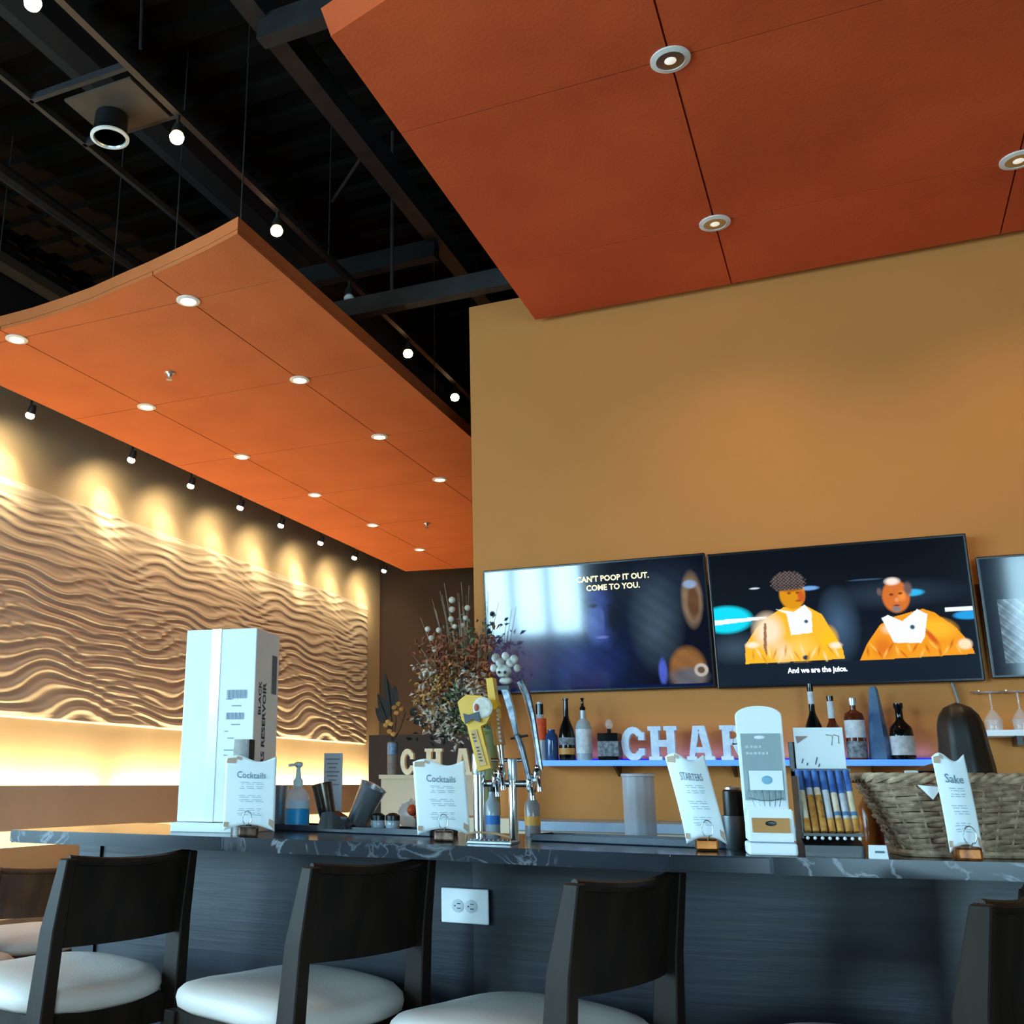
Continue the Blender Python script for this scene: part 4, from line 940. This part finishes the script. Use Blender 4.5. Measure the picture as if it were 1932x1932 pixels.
# orange-red handle of a tap behind
# drip tray
p1 = aty(888, 1568, 2.55)
t = thing('drip_tray', 'small steel drip tray with tan wooden rim below the beer taps', 'tray', (-.86, 2.515, BT))
MB().box((0, 0, .004), (.115, .07, .008), bev=.002).build('tray_base', m_steel, t)
mb = MB().tube([(-.057, -.034, .003), (-.057, -.034, .022), (-.03, -.036, .028), (.02, -.036, .026), (.057, -.034, .018), (.057, -.034, .003)], .003, 8)
mb.build('tray_rim', M('tan_rim', 'b08a68', .4, c2='94704e', scale=20), t, True)
mb = MB()
for k in range(9): mb.box((-.048+k*.012, 0, .010), (.004, .06, .003))
mb.build('tray_grille', m_chrome, t)
# syrup bottles behind the taps
sb = None
for px, lab_, mt in ((925, 'clear syrup bottle with blue ring behind the beer taps', 'b'), (1001, 'syrup bottle with round orange label right of the beer taps', 'o')):
    q = aty(px, 1550, 2.88)
    t = thing('syrup_bottle', lab_, 'bottle', (q.x, 2.90, BT), 0, None)
    MB().lathe([(.020, 0), (.022, .004), (.022, .085), (.010, .105), (.009, .125)], n=20).build('bottle_body', gl_clear if mt == 'b' else M('smoky_plastic', '8d8784', .2), t, True)
    MB().lathe([(.0225, .03), (.0225, .055)], n=20).build('ring_label', M('ring_'+mt, '2a78c8' if mt == 'b' else 'e09a3c', .5), t, True)
    MB().lathe([(.012, .12), (.012, .14), (.003, .15)], n=14).build('cap', m_blackplastic, t, True)

# frosted jar
q = aty(1207, 1570, 2.92)
t = thing('frosted_jar', 'tall frosted ribbed cylinder jar behind the bar mat', 'jar', (q.x, 2.935, BT))
m_frost = glassmat('frosted_glass', 'c4c6cf', .62, .4)
mb = MB(); n = 48
prof = [(.040, 0), (.043, .004), (.043, .155), (.0435, .165)]
rings = [[mb.bm.verts.new(((r+.0008*math.cos(12*2*PI*i/n*1.0))*math.cos(2*PI*i/n), (r+.0008*math.cos(12*2*PI*i/n))*math.sin(2*PI*i/n), z)) for i in range(n)] for r, z in prof]
for a, b_ in zip(rings, rings[1:]):
    for i in range(n): mb.bm.faces.new((a[i], a[(i+1)%n], b_[(i+1)%n], b_[i]))
mb.bm.faces.new(rings[0]); mb.build('jar_wall', m_frost, t, 2)
MB().lathe([(.0435, .163), (.046, .165), (.046, .172), (.041, .172)], n=32).build('jar_rim', m_frost, t, True)
# silver cup with black canister
q = aty(1390, 1600, 2.56)
t = thing('metal_cup', 'plain grey metal cup holding the black canister', 'cup', (q.x-.004, 2.60, BT))
MB().lathe([(.027, 0), (.029, .003), (.031, .075), (.029, .075), (.026, .006), (.002, .005)], n=28).build('cup_body', M('cup_grey', '6b7278', .35, .6), t, True)
t = thing('canister', 'black canister standing in the grey metal cup', 'canister', (q.x-.004, 2.60, BT+.008))
MB().lathe([(.022, 0), (.024, .003), (.024, .122), (.020, .126)], n=24).build('canister_body', m_blackplastic, t, True)
MB().tube([(.023, 0, .12), (.036, 0, .115), (.036, 0, .07), (.024, 0, .06)], .004, 8).build('canister_handle', m_blackplastic, t, True)
MB().lathe([(.018, .125), (.018, .131), (.004, .133)], n=20).build('canister_lid', m_steel, t, True)

# white payment / loyalty display
DX, DY = -.205, 2.455
t = thing('counter_display', 'tall white rounded display stand with grey panel and orange badge', 'display stand', (DX, DY, BT), r_(10))
MB().box((0, .0, .013), (.100, .095, .026), bev=.005).build('base', m_white, t)
mb = MB().prism([(-.045, .028), (.046, .028), (.046, .034), (.030, .082), (-.045, .096)], .094, axis=(1,0,0), U=(0,1,0), V=(0,0,1), o=(-.047, 0, 0))
bmesh.ops.bevel(mb.bm, geom=mb.bm.edges[:], offset=.003, segments=2, affect='EDGES'); mb.build('sloped_base', m_white, t)
pts = [(-.047, 0), (.047, 0)] + [(.050*math.cos(a)*1.0, .232+.022*math.sin(a)) for a in [PI*i/14 for i in range(15)]]
Mr = Matrix.Rotation(r_(-3), 3, 'X')
mb = MB().prism(pts, .012, axis=(0,1,0), U=(1,0,0), V=(0,0,1), o=(0, .030, .065)); bmesh.ops.bevel(mb.bm, geom=[e for e in mb.bm.edges], offset=.002, segments=2, affect='EDGES')
mb.build('backboard', m_white, t)
MB().box((0, .0285, .185), (.084, .003, .145)).build('grey_panel', M('panel_grey', 'a3b1b3', .6, c2='9aa8aa'), t)
mb = MB()
for x, z, ww in ((-.030, .228, .007), (-.020, .2285, .006), (-.011, .228, .008), (-.002, .2282, .005), (-.030, .214, .006), (-.022, .2135, .007), (-.013, .214, .007), (-.004, .2142, .006), (.004, .2135, .006), (.012, .214, .004)): mb.box((x, .0268, z), (ww, .001, .0055), bev=.0004)
mb.build('panel_lettering', M('letter_pale', 'd4e0e2', .6), t)
MB().ball((-.002, .027, .249), .008, 2, (1.5, .15, .5)).build('logo_oval', m_white, t, True)
MB().box((.004, .020, .155), (.070, .004, .042), rot=None).build('white_card', m_white, t)
MB().ball((.006, .018, .156), .012, 2, (1, .12, .8)).build('blue_dot', M('dot_blue', '8cc4dc', .5), t, True)
mb = MB()
for x in (-.034, -.02, -.006, .008, .022, .034): mb.tube([(x, .022, .135), (x*.9, .008, .118), (x*.75, .004, .10)], .0009, 6)
mb.tube([(-.036, .008, .118), (-.012, .004, .112), (.012, .004, .112), (.036, .008, .118)], .0011, 6); mb.build('wire_pocket', M('wire_pale', '8d9a9e', .35, .6), t, True)
def slope(x, s_): return Vector((x, -.045+.075*s_, .0965-.0142*s_*1.0-.002))
# sloped label face on the front of the base
MB().box((0, -.0478, .062), (.076, .002, .030)).build('orange_label', M('label_peach', 'cf8f46', .5, c2='c08038'), t)
MB().ball((0, -.0492, .066), .010, 2, (1.2, .1, .55)).build('label_badge', m_blackplastic, t, True)
mb = MB().box((0, -.0475, .0275), (.09, .001, .002)); mb.build('seam_line', M('seam_blue', '7f98ac', .5), t)

# card rack with white card on top
t = thing('card_rack', 'black slanted rack of seven narrow printed sleeves beside the white display', 'rack', (-.088, 2.50, BT), r_(12))
MB().prism([(-.05, 0), (.055, 0), (.055, .045), (.035, .05), (-.05, .022)], .118, axis=(1,0,0), U=(0,1,0), V=(0,0,1), o=(-.059, 0, 0)).build('rack_base', m_blackplastic, t)
MB().box((0, .045, .12), (.118, .008, .24), rot=None).build('rack_back', m_blackplastic, t)
MB().box((-.058, .0, .10), (.003, .08, .13)).build('rack_side', m_blackplastic, t)
mb = MB().box((0, .012, .178), (.120, .005, .006)); mb.box((0, -.050, .044), (.120, .005, .006)); mb.build('rack_bar', m_blackplastic, t)
cols = [M('sleeve_blue', '34589c', .4, c2='5a80c0', scale=40), M('sleeve_white', 'd8d6da', .4, c2='b8b4b8', scale=40), M('sleeve_orange', 'e0a050', .4, c2='c07a30', scale=60), M('sleeve_pale', 'ecd9c0', .4, c2='d8b890', scale=60)]
for k in range(7):
    x = -.049+k*.0163
    top_, bot = Vector((x, .008, .176)), Vector((x, -.046, .05))
    def seg(a, b_): 
        A, B = bot.lerp(top_, a), bot.lerp(top_, b_); return A, B
    A, B = seg(0, 1); s_ = MB().tube([A, B], .0068, 10).build('sleeve', cols[1] if k % 2 else cols[3], t, True)
    A, B = seg(.66+.05*math.sin(k), 1.002); MB().tube([A, B], .0072, 10).build('blue_end', cols[0], s_, True)
    A, B = seg(-.002, .2); MB().tube([A, B], .0072, 10).build('orange_end', cols[2], s_, True)
    if k in (1, 2): A, B = seg(.2, .58-.1*(k-1)*0); MB().tube([A, B], .0073, 10).build('food_print', M('print_amber', 'cf9040', .4, c2='9a5a20', scale=90), s_, True)
    if k > 3: A, B = seg(.25, .31); MB().tube([A, B], .0076, 10).build('blue_band', M('band_steel', '5c84a8', .3), s_, True)
mb = MB()
for k in range(8): mb.ball((-.052+k*.0148, -.0535, .037), .0042, 1)
mb.build('bead_row', m_white, t)
MB().box((.004, .030, .225), (.104, .002, .092)).build('white_card', m_paper, t)
mb = MB(); mb.prism([(-.045, .252), (-.018, .252), (-.042, .236)], .001, axis=(0,1,0), U=(1,0,0), V=(0,0,1), o=(0,.0275,0))
mb.tube([(.020, .0283, .255), (.034, .0283, .253), (.030, .0283, .232)], .0012, 6); mb.tube([(.036, .0283, .255), (.046, .0283, .252), (.045, .0283, .236)], .0012, 6)
mb.build('card_print', M('print_rose', 'a88a84', .6), t)
mb = MB()
for a, b_ in (((-.036, .193), (-.033, .203)), ((-.026, .188), (-.024, .194)), ((-.008, .190), (-.003, .206)), ((-.002, .185), (.001, .192))): mb.tube([(a[0], .0283, a[1]), (b_[0], .0283, b_[1])], .0013, 6)
mb.build('card_lettering', m_ink, t)
# tag
q = aty(1657, 1612, 2.44)
t = thing('price_tag', 'tiny white tent card on the bar edge left of the basket', 'card', (q.x, 2.44, BT), r_(10))
MB().prism([(-.012, 0), (.012, 0), (.001, .026), (-.001, .026)], .034, axis=(1,0,0), U=(0,1,0), V=(0,0,1), o=(-.017,0,0)).build('tent_card', m_paper, t)
MB().box((.002, -.0085, .013), (.018, .001, .004), rot=None).build('printed_lines', m_ink, t)

# wicker basket
BX0 = .135
bask = thing('wicker_basket', 'large grey brown wicker basket on the right end of the bar', 'basket', (BX0+.03, 2.63, BT), r_(13))
m_wick = M('wicker', 'b89a7c', .7, c2='765c46', scale=60, contrast=(.3,.7)); m_wick2 = M('wicker_pale', 'c8a888', .65, c2='8a6e56', scale=50)
def rr(th_, a, b_, n=4.5):
    c, s_ = math.cos(th_), math.sin(th_); k = (abs(c/a)**n+abs(s_/b_)**n)**(-1/n); return k*c, k*s_
NS = 26; H = .142
mb = MB()
NR = 19
for j in range(NR):
    v = j/(NR-1); a0 = .118+.062*v; b0 = .085+.035*v; pts = []
    z = .010+H*v
    for i in range(NS*6):
        th_ = 2*PI*i/(NS*6); x, y = rr(th_, a0, b0); off = .0042*math.sin(th_*NS/2*1.0+PI*j); L_ = math.hypot(x, y)
        pts.append((x*(1+off/L_), y*(1+off/L_), z+.0022*math.sin(th_*5+j*1.7)))
    mb.tube(pts, .0046 if j % 3 else .0054, 5, closed=True)
mb.build('weave', m_wick, bask, True)
mb = MB()
for i in range(NS):
    th_ = 2*PI*(i+.5)/NS; p0 = rr(th_, .118, .085); p1 = rr(th_, .180, .120); mb.tube([(p0[0], p0[1], .004), (p1[0], p1[1], H+.012)], .0035, 5)
mb.build('stake', m_wick, bask)
mb = MB()
for k in range(3):
    pts = []
    for i in range(120):
        th_ = 2*PI*i/120; x, y = rr(th_, .186, .126); ph = th_*14+k*2*PI/3; pts.append((x*(1+.03*math.cos(ph)), y*(1+.04*math.cos(ph)), H+.020+.006*math.sin(ph)))
    mb.tube(pts, .0062, 6, closed=True)
mb.build('braided_rim', m_wick2, bask, True)
mb = MB()
pts = [(rr(2*PI*i/80, .126, .092)[0], rr(2*PI*i/80, .126, .092)[1], .007) for i in range(80)]; mb.tube(pts, .007, 6, closed=True); mb.box((0, 0, .006), (.21, .14, .004)); mb.build('basket_foot', m_wick2, bask, True)
# contents of the basket
q = aty(1650, 1465, 2.60)
t = thing('folded_packet', 'white and orange packet sticking out of the basket left end', 'packet', (q.x+.03, 2.60, BT+.160), r_(10))
MB().box((0, 0, 0), (.045, .02, .012), bev=.002).build('packet_body', m_white, t); MB().box((-.028, 0, 0), (.014, .021, .0125)).build('orange_end', M('packet_orange', 'c87030', .5), t)
q = aty(1722, 1468, 2.62)
tag(MB().box((q.x, 2.66, BT+.168), (.028, .02, .022), rot=None, bev=.002).build('crumpled_tissue', m_white), 'small crumpled white tissue in the basket', 'tissue')
tag(MB().sheet(lambda u, v: Vector((.10+.10*u, 2.66+.1*v, BT+.178+.018*math.sin(PI*u)*math.sin(PI*v))), 10, 8, .01).build('black_cloth', m_blackplastic, smooth=True), 'folded black cloth lying in the basket', 'cloth')
q = aty(1758, 1495, 2.50)
tag(MB().prism([(0,0), (.02,.026), (-.026,.03)], .003, axis=(0,1,0), U=(1,0,0), V=(0,0,1), o=(q.x, 2.487, q.z-.015)).build('paper_scrap', m_white), 'white paper triangle caught in the basket weave', 'paper')
# amber jug behind the basket, right
q = aty(1925, 1560, 2.8)
t = thing('amber_jug', 'amber drink dispenser at the right edge behind the basket', 'jug', (q.x+.06, 2.93, BT))
MB().lathe([(.05, 0), (.053, .005), (.053, .13), (.05, .14)], n=28).build('jug_body', M('amber_liquid', 'c06a1c', .15, c2='a85a14'), t, True)
MB().lathe([(.054, .138), (.054, .152), (.02, .158)], n=28).build('lid', M('lid_teal', '9ab8bc', .4), t, True)
q = aty(1640, 1520, 2.9)
t = thing('amber_bottle', 'amber bottle half hidden between the card rack and the basket', 'bottle', (q.x, 2.86, BT))
MB().lathe([(.024, 0), (.026, .004), (.026, .095), (.012, .12), (.011, .15)], n=20).build('bottle_body', M('amber_syrup', 'b05c20', .15, c2='7a3c12'), t, True)
MB().lathe([(.013, .148), (.013, .165), (.004, .168)], n=14).build('cap', m_white, t, True)

# ================================================================== DRIED FLOWER ARRANGEMENT
q = aty(893, 1440, 4.92)
fa = thing('flower_arrangement', 'big dried flower arrangement with white balls in an olive vase at the wall corner', 'flower arrangement', (-1.70, 4.93, 1.05))
o_ = Vector((-1.70, 4.93, 1.05))
st_ = tag(MB().box((-1.70, 4.95, .52), (.34, .30, 1.06), bev=.006).build('plant_stand', m_tan), 'tan pedestal block under the dried flower arrangement', 'pedestal')
MB().lathe([(.05, 0), (.055, .01), (.052, .2), (.044, .40), (.05, .43), (.045, .43)], n=24).build('vase', M('olive_vase', '7c8450', .6, c2='6a7244'), fa, True)
def FP(px, py, dy=0): p = aty(px, py, 4.93+dy); return Vector((p.x, 4.93+dy, p.z)) - o_
root = FP(885, 1385)
stm = MB(); tips = [(793,1165), (838,1100), (815,1130), (885,1105), (870,1098), (785,1210), (830,1115), (905,1180), (842,1180), (822,1150), (778,1235)]
for i, (x, y) in enumerate(tips):
    a = FP(x, y, random.uniform(-.08, .08)); m_ = root.lerp(a, .5)+Vector((random.uniform(-.02,.02), 0, random.uniform(0,.03))); stm.tube([root, m_, a], [.004, .003, .0012], 5)
for i in range(26):
    a = FP(random.gauss(865, 28), random.uniform(1115, 1250), random.uniform(-.1, .1)); m_ = root.lerp(a, .5); stm.tube([root+Vector((random.uniform(-.03,.03),0,0)), m_, a], [.003, .0025, .001], 4)
stm.build('stem', M('dry_stem', 'a8987f', .8, c2='786a58'), fa)
def sprig(px, py, n, rad, size, mb, dy=.12):
    for _ in range(n):
        c = FP(random.gauss(px, rad), random.gauss(py, rad), random.uniform(-dy, dy)); d = Vector((random.gauss(0,1), random.gauss(0,1), random.gauss(0,1))).normalized(); e = d.orthogonal().normalized(); f = d.cross(e)*.15
        L_ = size*random.uniform(.6, 1.3)
        mb.bm.faces.new([mb.bm.verts.new(p) for p in (c, c+d*L_*.5+e*L_*.28+f*L_, c+d*L_, c+d*L_*.5-e*L_*.28+f*L_)])
def foliage(name, mat, specs, size):
    mb = MB()
    for s_ in specs: sprig(*s_, size, mb)
    mb.build(name, mat, fa, recalc=False)
foliage('rust_leaves', M('rust_leaf', 'a8603c', .8, c2='6c3c24', scale=30), [(830,1225,150,17), (875,1232,110,17), (900,1260,150,19), (845,1260,190,23), (822,1300,120,18), (912,1212,50,10)], .036)
foliage('ochre_flowers', M('ochre_petal', 'c8944c', .8, c2='94683c', scale=30), [(838,1275,230,18), (815,1310,110,16), (903,1292,90,14), (830,1335,60,12)], .034)
foliage('pale_leaves', M('pale_leaf', 'd8c6b2', .8, c2='a8937e', scale=30), [(880,1298,160,20), (830,1330,150,20), (805,1265,90,12), (852,1360,70,18), (838,1378,50,12), (893,1302,140,14), (820,1352,90,14)], .036)
foliage('green_leaves', M('sage_leaf', '76845c', .8, c2='4a563a', scale=30), [(862,1330,140,20), (878,1200,60,22), (880,1345,120,18), (868,1355,80,14)], .036)
foliage('dark_leaves', M('dark_leaf', '2e2c24', .8, c2='1c1a16', scale=30), [(850,1345,90,22), (820,1365,50,20), (880,1310,50,18)], .036)
m_pod = M('pod_cream', 'd8cfbe', .7, c2='b8ac9a', scale=20)
for x, y, r in ((853,1132,.020), (853,1150,.019), (851,1168,.018), (858,1182,.015), (882,1147,.018), (878,1166,.015), (873,1180,.015), (807,1187,.018), (828,1189,.018), (814,1204,.018), (820,1225,.018), (858,1254,.017), (876,1265,.018), (883,1268,.015), (802,1272,.014)): MB().ball(FP(x, y, random.uniform(-.1, -.04)), r*.88, 2).build('white_pod', m_pod, fa, True)

# ================================================================== LOW PARTITION WITH LETTERS AND SMALL VASE
PY_ = 6.2
pl = aty(722, 1462, PY_)
t = thing('low_partition', 'low tan partition wall behind the bar tools carrying letters and a vase', 'partition', (-2.45, PY_+.12, 0))
MB().box((0, 0, .615), (.86, .22, 1.23)).build('partition_body', m_tan, t)
MB().box((0, 0, 1.243), (.88, .25, .026)).build('partition_cap', m_cream, t)
PT = 1.256
for ch, x0, x1 in (('C', 757, 783), ('H', 803, 836), ('A', 858, 892)):
    a = aty(x0, 1452, PY_+.05); b_ = aty(x1, 1452, PY_+.05); mb, wd = letter(ch, .165, .03, m_letter_cream_lit); k = (b_.x-a.x)/wd
    bmesh.ops.scale(mb.bm, vec=(k, 1, 1), verts=mb.bm.verts[:])
    o = mb.build('marquee_letter', m_letter_cream_lit); o.location = (a.x, PY_+.05, PT)
    tag(o, 'cream block letter %s standing on the low tan partition' % ch, 'letter', 'block letters on the partition')
# dark cabinet behind the letters
bc = aty(820, 1420, 8.0)
t = thing('service_cabinet', 'dark brown cabinet behind the cream letters', 'cabinet', (-3.05, 8.4, 0))
MB().box((0, 0, .80), (1.7, .5, 1.6)).build('cabinet_body', M('cabinet_brown', '2c2018', .6, c2='221812'), t)
q = aty(742, 1450, PY_+.05)
va = thing('small_vase', 'narrow blue grey vase with orange flowers and dark leaves on the low partition', 'vase', (q.x-.01, PY_+.06, PT))
MB().lathe([(.03, 0), (.034, .01), (.034, .20), (.03, .21), (.028, .20)], n=20).build('vase_body', M('vase_stone', '8a8078', .5, c2='6c645e', scale=20), va, True)
MB().lathe([(.0345, .13), (.0345, .20)], n=20).build('vase_band', M('vase_blue', '7d9cb8', .4, c2='4c6c90', scale=30), va, True)
o2 = Vector((q.x-.01, PY_+.06, PT))
def VP(px, py, dy=0): p = aty(px, py, PY_+.06+dy); return Vector((p.x, PY_+.06+dy, p.z))-o2
mb = MB()
for x, y in ((728,1272), (712,1312), (748,1330), (732,1360), (765,1345), (735,1330)): mb.tube([(0,0,.2), VP(x, y).lerp(Vector((0,0,.2)), .5)+Vector((.01,0,0)), VP(x, y)], .004, 5)
mb.build('stem', M('dark_stem', '3a3226', .8), va)
mb = MB()
for x0, y0, x1, y1, wd in ((740,1345,724,1270,.035), (733,1360,712,1308,.04), (742,1340,745,1290,.03), (775,1350,785,1335,.03), (728,1365,708,1335,.035), (780,1365,800,1350,.03)):
    A, B = VP(x0, y0), VP(x1, y1); n_ = (B-A).cross(Vector((0,1,0))).normalized(); C_ = Vector((0,.01,0))
    P0 = [A.lerp(B, f)+n_*wd*math.sin(PI*f**.8)+C_*math.sin(PI*f) for f in (0, .2, .4, .6, .8)]; P1 = [A.lerp(B, f)-n_*wd*math.sin(PI*f**.8)+C_*math.sin(PI*f) for f in (.8, .6, .4, .2)]
    vs = [mb.bm.verts.new(p) for p in P0+[B]+P1]; r_f = mb.bm.faces.new(vs)
bmesh.ops.solidify(mb.bm, geom=mb.bm.faces[:], thickness=.004); mb.build('dark_leaves', M('bronze_leaf', '2c2a24', .6, c2='3c3226'), va)
mb = MB()
for x, y in ((744,1335), (752,1328), (758,1338), (748,1345), (732,1362), (738,1366), (728,1368), (742,1385), (735,1380)): mb.ball(VP(x, y, -.03), .022, 1, (1, .6, .8))
mb.build('orange_flowers', M('amber_petal', 'c89448', .7, c2='9a6428', scale=20), va, True)
